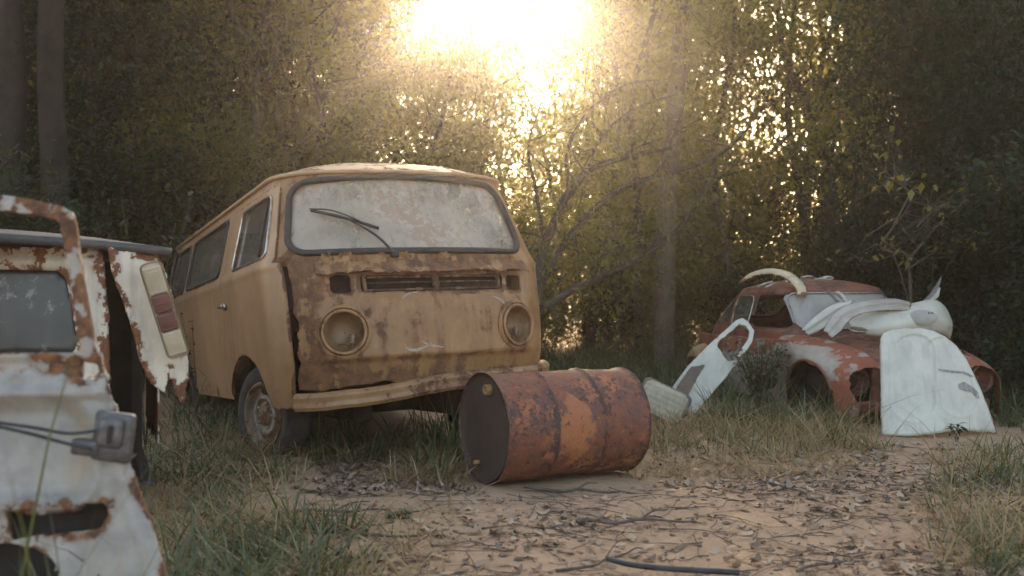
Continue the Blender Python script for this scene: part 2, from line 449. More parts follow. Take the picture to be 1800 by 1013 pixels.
MB().add(*tube(bar, .008, 6)).build('quarter_light_bar', M['rubber'], door)
hv, hf = lathe([(0, 0), (.026, 0), (.026, .018), (.016, .024), (.016, .04), (0, .04)], 16)
h0 = vsurf([p_of_b(1.58, .98)], [.985], .012)[0]
mb = MB(); mb.add(frame(hv, h0, (-1, 0, 0)), hf)
mb.add(*rbox(h0 + [-.045, -.035, .0], (.018, .12, .024), .007)); mb.build('handle', M['chrome'], door)
# side glass
for a, c in SW:
    g_ = sheet(lambda p, z: vsurf(p, z, -.008), np.arange(p_of_b(c + .05, 1.2), p_of_b(a - .05, 1.6) + .1, .05), np.arange(1.18, 1.66, .04), lambda p, z: -sd_rbox(b_side(p, z) - (a + c) / 2, z - 1.415, (c - a) / 2 + .01, .21, .06), .003)
    o = MB().add(*g_).build('side_window', M['side_glass'], van)
    MB().add(*tube(contour(lambda p, z: sd_rbox(b_side(p, z) - (a + c) / 2, z - 1.415, (c - a) / 2, .20, .06), p_of_b((a + c) / 2, 1.415), 1.415, off=.004), .011, 6)).build('window_seal', M['rubber'], o)
# windscreen
pc0 = p_of_u(-.045, 1.43)
ws = MB().add(*sheet(lambda p, z: vsurf(p, z, -.006), np.arange(-1.0, 1.0, .03), np.arange(1.15, 1.7, .025), lambda p, z: -ws_sd(p, z, .012), .004)).build('windscreen', M['windscreen'], van)
MB().add(*tube(contour(ws_sd, pc0, 1.43, 240, off=.006), .019, 8)).build('windscreen_seal', M['rubber'], ws)
# headlight bowls
M['bowl'] = rusty('headlight_bowl', (.25, .15, .075), (.18, .105, .05), (.09, .045, .02), (.16, .075, .03), th=.55, scale=9, streak=.1)
for pc in HLP:
    c = vsurf([pc], [.757])[0]; n = vnorm(pc, .757)
    if n[1] > 0: n = -n
    prof = [(.112, .006), (.110, -.012), (.100, -.022), (.094, -.05), (.078, -.075), (.045, -.09), (.004, -.094)]
    v, f = lathe(prof, 40); hb = MB().add(frame(v, c, n), f).build('headlight_bowl', M['bowl'], van)
    a = np.linspace(0, 2 * np.pi, 41)
    for rr, tr, zz_ in ((.117, .010, .008), (.137, .008, .0), (.146, .006, -.004)):
        ring = np.stack([rr * np.cos(a), rr * np.sin(a), np.full(41, zz_)], -1)
        v, f = tube(frame(ring, c, n), tr, 8, False); MB().add(v, f, np.full(len(v), .1)).build('headlight_ring', M['van_front'], hb)
    mb = MB()
    for k in range(3):
        w = spline(np.array([[-.03 + .03 * k, -.07, .0], [0 + .02 * k, -.055 - .01 * k, -.03], [.03 + .012 * k, -.03 + .012 * k, -.07]]) + rng.normal(0, .008, (3, 3)), 10)
        mb.add(*tube(frame(w, c, n), .0035, 5))
    mb.add(frame(rbox((.04, -.035, -.05), (.035, .05, .02), .006)[0], c, n), rbox((.04, -.035, -.05), (.035, .05, .02), .006)[1])
    mb.build('loose_wiring', M['rim'], hb)
# vent grille
gz = 1.018
mb = MB()
for dz in (-.036, .006, .036):
    pq = np.linspace(p_of_u(-.39, gz), p_of_u(.43, gz), 40)
    v, f = tube(vsurf(pq, np.full(40, gz + dz), -.014 if dz == .006 else .002), .0045 if dz == .006 else .006, 6); mb.add(v, f, np.full(len(v), .2))
for u in (-.395, .02, .435):
    pq = p_of_u(u, gz); mb.add(*tube(vsurf([pq, pq], [gz - .045, gz + .045], -.004), .012 if u != .02 else .02, 6))
for u in (-.09, .15):
    for dz in (-.036, .036):
        c = vsurf([p_of_u(u, gz)], [gz + dz], .004)[0]; mb.add(*rbox(c, (.03, .014, .016), .004))
mb.build('vent_grille', M['grille'], van)
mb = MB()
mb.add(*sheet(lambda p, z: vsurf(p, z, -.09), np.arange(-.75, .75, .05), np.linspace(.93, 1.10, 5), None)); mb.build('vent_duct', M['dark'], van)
# flaking paint above the grille
for k in range(46):
    pq = rng.uniform(-.62, .62); z = 1.15 + rng.normal(0, .018); s = rng.uniform(.008, .022)
    c = vsurf([pq], [z])[0]; n = vnorm(pq, z); n = n if n[1] < 0 else -n
    g = np.array([[x * s * 1.5 * (1 - .3 * y) + rng.normal(0, .3 * s), y * s + rng.normal(0, .25 * s), .003 + .012 * (y + 1) * rng.uniform(.3, 1.2) * .8] for y in (-1, 0, 1) for x in (-1, 0, 1)])
    MB().add(frame(g, c, n), [(0, 1, 4, 3), (1, 2, 5, 4), (3, 4, 7, 6), (4, 5, 8, 7)], rng.uniform(-.2, .5, 9)).build('paint_flake', M['van_front'], van)
M['scrape'] = plain('bare_scrape', (.42, .36, .30), (.30, .22, .17), .6, .1, 40)
for pts, w_ in (([(-.215, .70), (-.20, .655), (-.15, .640), (-.09, .655), (-.05, .675)], .008), ([(-.11, .69), (-.07, .665), (-.02, .655), (.02, .648)], .007), ([(.40, .635), (.44, .67), (.47, .715)], .006), ([(.37, .93), (.43, .90), (.455, .85), (.44, .80)], .009), ([(-.2, .93), (-.16, .955), (-.10, .965)], .006)):
    q_ = spline([(a_, b_, 0) for a_, b_ in pts], 26); pq = np.array([p_of_u(a_, b_) for a_, b_, _ in q_]); ww = w_ * np.sin(np.linspace(.15, 3.0, 26)) * (1 + .5 * rag(np.linspace(0, 2, 26), 4))
    v = np.concatenate([vsurf(pq, q_[:, 1] - ww, .0025), vsurf(pq, q_[:, 1] + ww, .0025)]); MB().add(v, [(i, i + 1, i + 27, i + 26) for i in range(25)]).build('scrape_mark', M['scrape'], van)
# wiper
A = lambda u, z, o=.02: vsurf([p_of_u(u, z)], [z], o)[0]
wp = MB()
wp.add(*tube(spline([A(-.205, 1.185), A(-.29, 1.295, .035), A(-.42, 1.395, .04)], 16), np.linspace(.010, .006, 16), 6))
wp.add(*tube(spline([A(-.60, 1.458, .02), A(-.43, 1.40, .028), A(-.265, 1.338, .02)], 16), .010, 6))
wp.add(*tube(spline([A(-.60, 1.465, .03), A(-.50, 1.45, .05), A(-.40, 1.405, .045), A(-.34, 1.365, .03)], 16), .0045, 5))
wp.add(*rbox(A(-.205, 1.185), (.05, .03, .04), .008))
wp.build('wiper', M['rubber'], van)
# bumper
BPROF = np.array([(.0, .040), (.07, .044), (.088, .034), (.096, .020), (.090, -.006), (.094, -.030), (.082, -.046), (.03, -.050)])
def bumpS(p, q):
    o_ = np.interp(q, np.arange(8), BPROF[:, 0]); h = np.interp(q, np.arange(8), BPROF[:, 1])
    zc = .437 + .058 * p + .012 * np.sin(5 * p + 1) + .004 * rag(p, 4)
    a_ = np.interp(np.minimum(np.abs(p), PF), _arc, _th); base = vsurf(p, np.full_like(p, .5), 0.)
    nl = np.stack([np.sign(p) * np.sin(a_) ** 1.2, -np.cos(a_) ** .9, 0 * p], -1)
    out = base + nl * (o_ - .03 + .008 * rag(p, 7, 1, .6))[:, None]; out[:, 2] = zc + h; return out
mb = MB(); mb.add(*sheet(bumpS, np.arange(-.79, PF * .90, .025), np.linspace(0, 7, 22), None, .004, rustf=lambda p, q, V: .35 * (q > 6) + .2 * (q < 1)))
mb.build('front_bumper', M['bumper'], van, auto=35)
# torn intake lip above the grille
def lipS(p, t): 
    v = vsurf(p, 1.150 - .062 * t, .004 + .030 * t ** 1.3); return v
mb = MB(); mb.add(*sheet(lipS, np.arange(-.66, .68, .008), np.linspace(0, 1.25, 14), lambda p, t: np.minimum(.06 * (1 - t) + .016 * rag(p, 2, 1, 1.3), .64 - np.abs(p - .01)), .004, .0, lambda p, t, V: .35 + .25 * t))
mb.build('intake_lip', M['van_front'], van)
# cab floor, bulkhead and chassis seen underneath and through glass
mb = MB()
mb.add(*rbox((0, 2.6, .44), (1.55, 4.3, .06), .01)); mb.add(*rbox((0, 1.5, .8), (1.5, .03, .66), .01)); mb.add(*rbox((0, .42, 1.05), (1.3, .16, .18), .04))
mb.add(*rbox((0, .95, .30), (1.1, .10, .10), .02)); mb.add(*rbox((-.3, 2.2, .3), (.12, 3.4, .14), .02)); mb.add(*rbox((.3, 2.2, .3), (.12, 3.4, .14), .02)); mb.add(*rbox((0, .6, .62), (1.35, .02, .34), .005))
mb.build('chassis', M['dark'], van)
M['seat'] = plain('faded_vinyl', (.25, .14, .11), (.18, .1, .08), .7)
for sx in (-.42, .42):
    mb = MB(); mb.add(*rbox((sx, 1.05, .85), (.5, .5, .16), .05, seg=3)); mb.add(*rbox((sx, 1.32, 1.12), (.48, .14, .6), .05, (R(-10), 0, 0), 3)); mb.build('cab_seat', M['seat'], van)
# wheels
def wheel(parent, c, steer, lab=None):
    prof = [(.19, -.075), (.225, -.092), (.275, -.09), (.302, -.07), (.310, -.03), (.310, .03), (.302, .07), (.275, .09), (.225, .092), (.19, .075)]
    n = np.array([-math.cos(steer), -math.sin(steer), 0.0])
    v, f = lathe(prof, 48); ty = MB().add(frame(v, c, n), f).build('wheel', M['tyre'], parent)
    v, f = lathe([(.20, .082), (.205, .086), (.19, .088), (.178, .06), (.165, .045), (.13, .05), (.12, .07), (.10, .072), (.095, .06), (.06, .06), (.055, .075), (.03, .08), (.0, .08)], 40)
    rm = MB().add(frame(v, c, n), f).build('rim', M['rim'], ty)
    v, f = lathe([(.118, .071), (.10, .078), (.095, .066)], 40); mb = MB().add(frame(v, c, n), f)
    for k in range(5):
        t = k * 2 * np.pi / 5; b_ = lathe([(0, .074), (.011, .074), (.011, .062)], 6); mb.add(frame(b_[0] + [.077 * np.cos(t), .077 * np.sin(t), 0], c, n), b_[1])
    mb.build('hub', M['hub'], rm)
    return ty
wheel(van, np.array([-.71, 1.0, .285]), R(20))
wheel(van, np.array([.71, 1.0, .285]), R(20) + math.pi)

# ------------------------------------------------------------------ generic sheets outlined on a plane
def sd_poly(x, y, poly):
    """signed distance to a polygon (negative inside)"""
    poly = np.asarray(poly, float); d = np.full(x.shape, 1e9); ins = np.zeros(x.shape, bool); n = len(poly)
    for i in range(n):
        a, b = poly[i], poly[(i + 1) % n]; e = b - a; wx, wy = x - a[0], y - a[1]
        t = np.clip((wx * e[0] + wy * e[1]) / max(e.dot(e), 1e-12), 0, 1)
        d = np.minimum(d, np.hypot(wx - t * e[0], wy - t * e[1]))
        c = ((a[1] > y) != (b[1] > y)); xx = a[0] + (y - a[1]) / (b[1] - a[1] + 1e-15) * (b[0] - a[0]); ins ^= c & (x < xx)
    return np.where(ins, -d, d)

class Plane:
    """a sheet drawn in photo pixels on a sloping plane: Y = Y0 + ax*(px-cx) + ay*(cy-py)"""
    def __init__(s, cx, cy, Y0, ax=0., ay=0.):
        s.cx, s.cy, s.Y0, s.ax, s.ay = cx, cy, Y0, ax, ay; s.k = FPX / Y0
    def uv(s, px, py): return ((px - s.cx) / s.k, (s.cy - py) / s.k)
    def poly(s, pts): return [s.uv(*p) for p in pts]
    def S(s, u, v, off=0.):
        px = s.cx + u * s.k; py = s.cy - v * s.k; Y = s.Y0 + s.ax * u + s.ay * v - off
        return np.stack([(px - 900) / FPX * Y, Y, CAM_H + (YH - py) / FPX * Y], -1)

def plate(pl, outer, holes=(), res=.02, thick=.01, disp=None, raggy=0., rustw=.03, rustf=None, off=0., holes_rag=0.):
    po = pl.poly(outer); hs = [pl.poly(h) for h in holes]; a = np.array(po)
    def keep(p, q):
        k = -sd_poly(p, q, po) + (rag(p + .7 * q, 3, raggy, 3) if raggy else 0)
        for h in hs: k = np.minimum(k, sd_poly(p, q, h) + (rag(p - q, 5, holes_rag, 3) if holes_rag else 0))
        return k
    Sf = lambda p, q: pl.S(p, q, (disp(p, q) if disp else 0.) + off)
    return sheet(Sf, np.arange(a[:, 0].min() - res, a[:, 0].max() + 2 * res, res), np.arange(a[:, 1].min() - res, a[:, 1].max() + 2 * res, res), keep, thick, rustw, rustf)

def loft(L, Rr, nu=24, nv=14, bulge=0., bdir=(0, -1, .3), thick=.004, disp=None, rustw=0., pw=2.):
    """sheet between two edge curves given as (px, py, Y)"""
    l = spline([at(*p) for p in L], nu); r = spline([at(*p) for p in Rr], nu); bd = np.array(bdir, float); bd /= np.linalg.norm(bd)
    t = np.linspace(0, 1, nv); V = []; F = []; ru = []
    for i in range(nu):
        for j in range(nv):
            x = 2 * t[j] - 1; s = i / (nu - 1)
            b = bulge(s) if callable(bulge) else bulge
            V.append(l[i] + (r[i] - l[i]) * t[j] + bd * (b * (1 - abs(x) ** pw) + (disp(x, s) if disp else 0)))
            ru.append(max(0, 1 - min(1 - abs(x), s * 2, 2 - 2 * s) / rustw) if rustw else 0)
    F = [(i * nv + j, i * nv + j + 1, (i + 1) * nv + j + 1, (i + 1) * nv + j) for i in range(nu - 1) for j in range(nv - 1)]
    V = np.array(V); ru = np.array(ru)
    if thick: V, F, ru = solidify(V, F, thick, ru)
    return V, F, ru

# ------------------------------------------------------------------ drum
def drum_mat():
    m, nt, b, o = new_mat('rusty_drum_steel')
    n1 = noise(nt, 3.2, 6, .6); n2 = noise(nt, 11, 8, .72, off=3); n3 = noise(nt, 55, 6, .75, off=6); n4 = noise(nt, 24, 7, .7, off=9)
    at_ = N(nt, 'ShaderNodeAttribute', attribute_name='rust').outputs['Fac']
    c = mixc(nt, ramp(nt, n2, .35, .62), (.12, .048, .034), (.22, .076, .040))
    c = mixc(nt, ramp(nt, val(nt, 'ADD', val(nt, 'ADD', val(nt, 'MULTIPLY', n1, .6), val(nt, 'MULTIPLY', n2, .4)), val(nt, 'MULTIPLY', at_, -.30)), .53, .62), c, (.36, .128, .050))
    c = mixc(nt, val(nt, 'MULTIPLY', ramp(nt, val(nt, 'ADD', val(nt, 'ADD', val(nt, 'MULTIPLY', n4, .7), val(nt, 'MULTIPLY', n1, .3)), val(nt, 'MULTIPLY', at_, .25)), .53, .58), .85), c, (.045, .026, .022))
    c = mixc(nt, ramp(nt, n3, .60, .66), c, (.055, .030, .024)); c = mixc(nt, val(nt, 'MULTIPLY', ramp(nt, n3, .42, .36), .5), c, (.42, .22, .12))
    nt.links.new(c, b.inputs['Base Color']); nt.links.new(ramp(nt, n2, .3, .7, .5, .85), b.inputs['Roughness'])
    bump(nt, b, val(nt, 'ADD', val(nt, 'MULTIPLY', n4, .6), val(nt, 'MULTIPLY', n3, .4)), .8, .006); return m
M['drum'] = drum_mat()
M['lid'] = rusty('shaded_lid_steel', (.07, .045, .035), (.05, .035, .03), (.04, .028, .022), (.10, .05, .03), th=.6, scale=5, streak=0, rough=.75)  # darker than the drum body: the shade on the end is in this colour
M['bung'] = plain('brass_bung', (.40, .24, .10), (.25, .14, .06), .6, .3, 40)
dax = np.array([.881, .473, 0.0])
drum = thing('oil_drum', 'rusty red brown steel drum lying on its side on the sand', 'drum', (-.154, 5.05, .272))
prof = []
for h in np.linspace(0, .87, 110):
    r = .283
    for c in (.29, .58): r += .011 * math.exp(-((h - c) / .016) ** 2)
    for c in (.25, .62): r += .002 * math.sin((h - c) * 60) * math.exp(-((h - c) / .05) ** 2)
    r += .010 * math.exp(-(min(h, .87 - h) / .010) ** 2)
    prof.append((r, h))
v, f = lathe(prof, 96)
ang = np.arctan2(v[:, 1], v[:, 0]); v[:, :2] *= (1 + .006 * np.sin(3 * ang + 7 * v[:, 2]) + .004 * np.sin(5 * ang - 11 * v[:, 2]) + .003 * np.sin(11 * ang + 17 * v[:, 2]))[:, None]
hh = v[:, 2]
v = frame(v, (0, 0, 0), dax)
rz = -.35 * np.exp(-((hh - .43) / .10) ** 2) * (v[:, 1] < 0)
for c in (.29, .58, 0, .87): rz += .4 * np.exp(-((hh - c) / .014) ** 2)
MB().add(v, f, rz).build('drum_body', M['drum'], drum)
for hz, sgn in ((.018, 1), (.852, -1)):
    v, f = lathe([(.0, hz), (.10, hz + .002 * sgn), (.20, hz), (.262, hz + .001), (.272, hz - .004 * sgn), (.280, hz - .012 * sgn)], 64)
    ld = MB().add(frame(v, (0, 0, 0), dax), f).build('drum_lid', M['lid'], drum)
    if sgn == 1:
        fx = np.cross((0, 0, 1), dax); fx /= np.linalg.norm(fx); fy = np.cross(dax, fx)
        for (a, b, r) in ((-.052, .205, .028), (.08, -.19, .013)):
            lp = lathe([(r, .02), (r, -.012), (r * .72, -.014), (r * .66, -.002), (r * .2, -.002), (0, -.004)], 24)
            o = dax * .0 + fx * a + fy * b
            MB().add(frame(lp[0], o, dax), lp[1]).build('bung', M['bung'], ld)

# ------------------------------------------------------------------ white bonnet leaning on the red car
M['white'] = rusty('chalky_white_paint', (.62, .60, .51), (.53, .51, .43), RUST1, (.30, .15, .08), th=.80, scale=2.5, streak=.05, dirt=(.42, .39, .33), dirt_amt=.5, rough=.4, attrw=.30)
M['white_b'] = rusty('stained_white_paint', (.46, .43, .38), (.36, .33, .29), RUST1, RUST2, th=.66, scale=4, streak=.25, dirt=(.36, .28, .2), dirt_amt=.6, rough=.4)
M['cream'] = rusty('rusty_cream_paint', (.66, .56, .38), (.55, .44, .28), (.16, .07, .03), (.3, .14, .05), th=.60, scale=6, streak=.1, dirt=(.4, .28, .15), dirt_amt=.5)
bon = thing('bonnet', 'upright chalky white car bonnet with pressed ribs leaning on the red car', 'car bonnet', at_ground(1650, 765))
def reroot(o, root):
    o.parent = root; o.matrix_parent_inverse = Matrix.Translation(-Vector(root.location)); return o
plb = Plane(1645, 690, 7.02, .22, .42)
edge = [(1549, 766), (1548, 720), (1548, 680), (1547, 640), (1546, 610), (1547, 596), (1553, 586), (1566, 580), (1590, 577), (1620, 577), (1642, 582), (1662, 592), (1682, 608), (1699, 632), (1713, 660), (1727, 690), (1739, 722), (1753, 762), (1720, 759), (1685, 757), (1640, 763), (1598, 768), (1570, 767)]
def bon_disp(p, q):
    px = plb.cx + p * plb.k; py = plb.cy - q * plb.k
    d = .11 * (1 - ((px - 1640) / 105) ** 2) * (1 - .25 * (py - 580) / 180) + .05 * np.sqrt(np.clip((py - 576) / 60, 0, 1))
    k = plb.k
    for cx, cy, hx, hy, sh in ((1606, 664, 37, 75, 0.0), (1672, 662, 33, 68, .27)):
        xx = px - cx - sh * (py - cy); r = sd_rbox(xx / k, (py - cy) / k, hx / k, hy / k, .14)
        d = d - .014 * smooth01(r, .012, -.012) + .006 * np.exp(-((r - .012) / .010) ** 2)
    e_ = -sd_poly(p, q, plb.poly(edge)); return d - .020 * smooth01(e_, .014, .0)
reroot(MB().add(*plate(plb, edge, [], .0095, .006, bon_disp, 0, .012)).build('bonnet_panel', M['white'], None), bon)
M['scuff'] = plain('grey_scuff', (.20, .195, .19), (.36, .34, .31), .7, 0, 40)
for poly in ([(1684, 676), (1694, 671), (1706, 677), (1718, 688), (1723, 702), (1716, 700), (1708, 690), (1698, 688), (1686, 684)], [(1648, 648), (1670, 651), (1694, 653), (1712, 662), (1706, 662), (1690, 657), (1668, 655), (1650, 652)]):
    reroot(MB().add(*plate(plb, poly, [], .006, .0, bon_disp, .004, 0, None, .003, 0)).build('scuff_mark', M['scuff'], None), bon)
M['bare'] = plain('bare_grey_metal', (.16, .16, .17), (.30, .29, .28), .6, .2, 30)
# ------------------------------------------------------------------ red car
RCX, RCY, RYAW = 3.17, 7.55, R(14)
car = thing('rusty_car', 'rusty red saloon wreck without wheels, white panels piled on its bonnet', 'car', (RCX, RCY, 0), (0, 0, RYAW))
M['red'] = rusty('oxide_red_paint', (.31, .105, .058), (.22, .068, .04), (.075, .036, .027), (.19, .088, .055), th=.47, scale=4, streak=.2, soft=.12, rough=.5, dirt=(.38, .2, .13), dirt_amt=.3)
M['wing'] = rusty('patched_wing_paint', (.42, .38, .33), (.32, .27, .22), (.30, .095, .05), (.36, .12, .06), th=.56, scale=3, streak=.35, soft=.1, rough=.5)
M['car_screen'] = glass_dirty('grimy_car_windscreen', (.52, .48, .42), (.40, .33, .26), clear=.12, spots=.5, rough=.12, streak=.8)
def wingS(sx):
    def S(b, q):
        b = np.asarray(b, float); q = np.asarray(q, float)
        zc = np.interp(b, [-.2, -.08, .0, .2, .4, .6, .85, 1.1], [.36, .43, .465, .535, .575, .605, .63, .645])
        xo = np.interp(b, [-.2, -.08, .05, .3, .6, .9, 1.1], [.60, .68, .735, .76, .75, .71, .68]); xi = np.interp(b, [-.2, .2, 1.1], [.40, .36, .50])
        t = np.clip(q, 0, 1) * np.pi / 2
        x = xi + (xo - xi) * np.sin(t) ** .85; z = zc - .16 * (1 - np.cos(t) ** .85) - np.maximum(q - 1, 0) * (zc - .16 - .03)
        bb = b + .10 * np.maximum(q - 1, 0) * (b < .1) * 0
        return np.stack([sx * x, bb, z], -1)
    return S
def wing_keep(b, q):
    z = wingS(1)(b, q)[:, 2]
    k = (np.hypot((b - .36) / .34, (z - .15) / .31) - 1) * .32
    front = b + .12 - .05 * np.sin(q * 3) - .02 * rag(q, 3)
    return np.minimum(np.minimum(np.where(q > .9, k, .3), front), 1.02 - b)
for sx in (-1, 1):
    v, f, r = sheet(wingS(sx), np.arange(-.2, 1.121, .022), np.linspace(0, 2, 46), wing_keep, .004, .03, lambda b, q, V: 1.0 * (V[:, 2] > .565 - .11 * smooth01(b, .40, .08) + .008 * rag(b, 3)) + 1.0 * (b < .05) - .25, flip=(sx < 0))
    wg = MB().add(v, f, r).build('front_wing', M['wing'], car, auto=50)
    lipb = np.linspace(.03, .69, 30); lz = .15 + .31 * np.sqrt(np.maximum(1 - ((lipb - .36) / .34) ** 2, 0))
    lx = np.interp(lipb, [-.2, -.08, .05, .3, .6, .9, 1.1], [.60, .68, .735, .76, .75, .71, .68]) + .004
    MB().add(*tube(np.stack([sx * lx, lipb, lz], -1), .013, 6)).build('arch_lip', M['red'], wg)
    v, f = lathe([(.115, .0), (.105, .02), (.10, -.02), (.08, -.07), (.04, -.10), (.0, -.105)], 32)
    MB().add(frame(v, (sx * .565, -.02, .315), (sx * .12, -1, 0)), f, np.full(len(v), .3)).build('headlight_bowl', M['red'], car)
# bonnet, scuttle, nose
def bonS(x, b):
    w = np.interp(b, [-.15, .3, .9], [.34, .42, .53]); zc = np.interp(b, [-.17, -.12, 0, .3, .6, .9], [.40, .46, .52, .60, .65, .675])
    return np.stack([x * w, b, zc - .10 * np.abs(x) ** 2.2], -1)
MB().add(*sheet(bonS, np.linspace(-1, 1, 25), np.linspace(-.17, .88, 30), lambda x, b: .16 + b - .1 * x * x + .02 * rag(x, 6), .004, .05)).build('bonnet', M['red'], car)
mb = MB(); mb.add(*rbox((0, -.02, .25), (.86, .03, .36), .01)); mb.add(*rbox((0, -.05, .12), (1.2, .06, .09), .02)); mb.build('nose_panel', M['red'], car)
mb = MB(); mb.add(*rbox((0, .5, .12), (.9, 1.0, .1), .01)); mb.add(*rbox((-.5, .36, .22), (.2, .6, .3), .05)); mb.add(*rbox((.5, .36, .22), (.2, .6, .3), .05)); mb.add(*rbox((0, 1.8, .1), (1.2, 1.6, .08), .01)); mb.add(*rbox((0, .95, .35), (1.2, .03, .5), .01)); mb.add(*rbox((0, 2.2, .45), (1.1, .2, .45), .06)); mb.build('underbody', M['dark'], car)
# cabin
def cabS(ph, z):
    W = np.interp(z, [.55, .66, 1.0, 1.05], [.655, .645, .545, .52]); b0 = np.interp(z, [.55, .66, 1.0, 1.05], [.80, .84, 1.0, 1.05]); b1 = np.interp(z, [.55, .70, .85, 1.0, 1.05], [2.95, 2.82, 2.62, 2.3, 2.2])
    s, c = np.sin(ph), np.cos(ph); n = np.where(c > 0, 4.2, 2.5)
    x = W * np.sign(s) * np.abs(s) ** (2 / n); m = 1.65
    b = np.where(c > 0, m - (m - b0) * np.abs(c) ** (2 / n), m + (b1 - m) * np.abs(c) ** (2 / n))
    return np.stack([x, b, z], -1)
def qwin(x, b, z):
    """the three openings on each side"""
    fr_ = sd_rbox(b - 1.24, z - .84, .27, .145, .05); md = sd_rbox(b - 1.735 + .0, z - .835, .165, .145, .05)
    rq = np.maximum(np.maximum(2.0 - b, .715 - z), (z - .715) * .8 + (b - 2.0) * .75 - .235)
    return np.minimum(np.minimum(fr_, md), rq)
def cab_keep(ph, z):
    V = cabS(ph, z); x, b = V[:, 0], V[:, 1]; c = np.cos(ph)
    k = np.where((c > 0) & (np.abs(x) < .56), sd_rbox(x, z - .845, .50, .155, .07), .2)
    side = qwin(x, b, z); k = np.minimum(k, np.where((np.abs(x) > .46) & (b > .93) & (b < 2.6), side, .2))
    k = np.minimum(k, np.where((c < 0) & (np.abs(x) < .35), sd_rbox(x, z - .87, .27, .09, .06), .2))
    return k
phs = np.linspace(-np.pi, np.pi, 260)
cb = sheet(cabS, phs, np.arange(.55, 1.051, .0125), cab_keep, .012, .02, flip=False)
MB().add(*cb).build('cabin', M['red'], car, auto=50)
def cabroof(ph, s):
    g = cabS(ph, np.full_like(ph, 1.048)); c = np.array([0, 1.55, 0]); out = g + (c - g) * s[:, None]; out[:, 2] = 1.048 + .085 * (1 - (1 - s) ** 2.2); return out
MB().add(*sheet(cabroof, np.linspace(-np.pi, np.pi, 80), np.linspace(0, 1, 14), None, 0)).build('roof', M['red'], car)
wsx = lambda ph, z: np.where((np.cos(ph) > 0), sd_rbox(cabS(ph, z)[:, 0], z - .845, .50, .155, .07), 1.)
g_ = sheet(lambda ph, z: cabS(ph, z) + [0, .008, 0], np.linspace(-1.4, 1.4, 120), np.arange(.66, 1.03, .02), lambda a, z: .012 - wsx(a, z), .003)
cw = MB().add(*g_).build('windscreen', M['car_screen'], car)
MB().add(*tube(contour(wsx, 0, .845, 160, S=lambda a, z, o: cabS(a, z) + [0, -.004, 0], hi=1.4), .008, 6)).build('windscreen_trim', M['chrome'], cw)
for sx in (-1, 1):
    mb = MB()
    for b0, b1 in ((1.57, 1.90), (2.0, 2.3)):
        zz_ = [.69, .98] if b0 < 1.9 else [.715, .93]
        pts = [(b0, zz_[0]), (b1, zz_[0]), (b1 if b0 < 1.9 else b0 + .05, zz_[1]), (b0, zz_[1])]
        mb.add([(sx * (np.interp(z, [.66, 1.0], [.632, .538]) - (.03 if b > 2.1 else 0)), b, z) for b, z in pts], [(0, 1, 2, 3)])
    mb.build('side_window', M['side_glass'], car)
    a = np.linspace(0, 2 * np.pi, 60)
    pts = np.stack([1.735 + .165 * np.sign(np.cos(a)) * np.abs(np.cos(a)) ** .4, .835 + .145 * np.sign(np.sin(a)) * np.abs(np.sin(a)) ** .4], -1)
    MB().add(*tube(np.stack([sx * (np.interp(pts[:, 1], [.66, 1.0], [.652, .552])), pts[:, 0], pts[:, 1]], -1), .006, 5)).build('window_trim', M['chrome'], car)
    # lower side, door, rear wing
    def lowS(b, z): return np.stack([sx * (.66 + .02 * np.sin((z - .05) / .55 * np.pi) - .10 * smooth01(b, 2.1, 2.8)), b, z], -1)
    dr = MB().add(*sheet(lambda b, z: lowS(b, z) + [sx * .008, 0, 0], np.arange(.98, 1.97, .03), np.arange(.08, .60, .03), None, .02, .04, lambda b, z, V: 1.0 * smooth01(z, .42, .5) - .2, flip=(sx > 0))).build('door', M['wing'], car, auto=50)
    MB().add(*rbox((sx * .70, 1.88, .52), (.025, .11, .022), .008)).build('handle', M['chrome'], dr)
    MB().add(*sheet(lowS, np.concatenate([np.arange(.80, .98, .03), np.arange(1.98, 2.75, .04)]), np.arange(.06, .62, .03), None, .01, .04, flip=(sx > 0))).build('side_panel', M['red'], car)
    def rwS(b, q):
        t = np.clip(q, 0, 1) * np.pi / 2; zc = .5 - .9 * (b - 2.5) ** 2; xo = .76 - .8 * (b - 2.5) ** 2
        return np.stack([sx * (.55 + (xo - .55) * np.sin(t)), b, zc - .14 * (1 - np.cos(t)) - np.maximum(q - 1, 0) * (zc - .18)], -1)
    MB().add(*sheet(rwS, np.arange(2.0, 3.01, .05), np.linspace(0, 2, 20), lambda b, q: np.where(q > 1, (np.hypot((b - 2.5) / .3, (rwS(b, q)[:, 2] - .1) / .28) - 1) * .3, .2), .004, .05, flip=(sx < 0))).build('rear_wing', M['roof'], car)
# engine lid at the back
def lidS(x, t): return np.stack([.5 * x * (1 - .25 * t), 2.70 + .35 * t, .66 - .45 * t ** 1.5 - .05 * x * x], -1)
MB().add(*sheet(lidS, np.linspace(-1, 1, 12), np.linspace(-.15, 1, 12), None, .004)).build('engine_lid', M['red'], car)

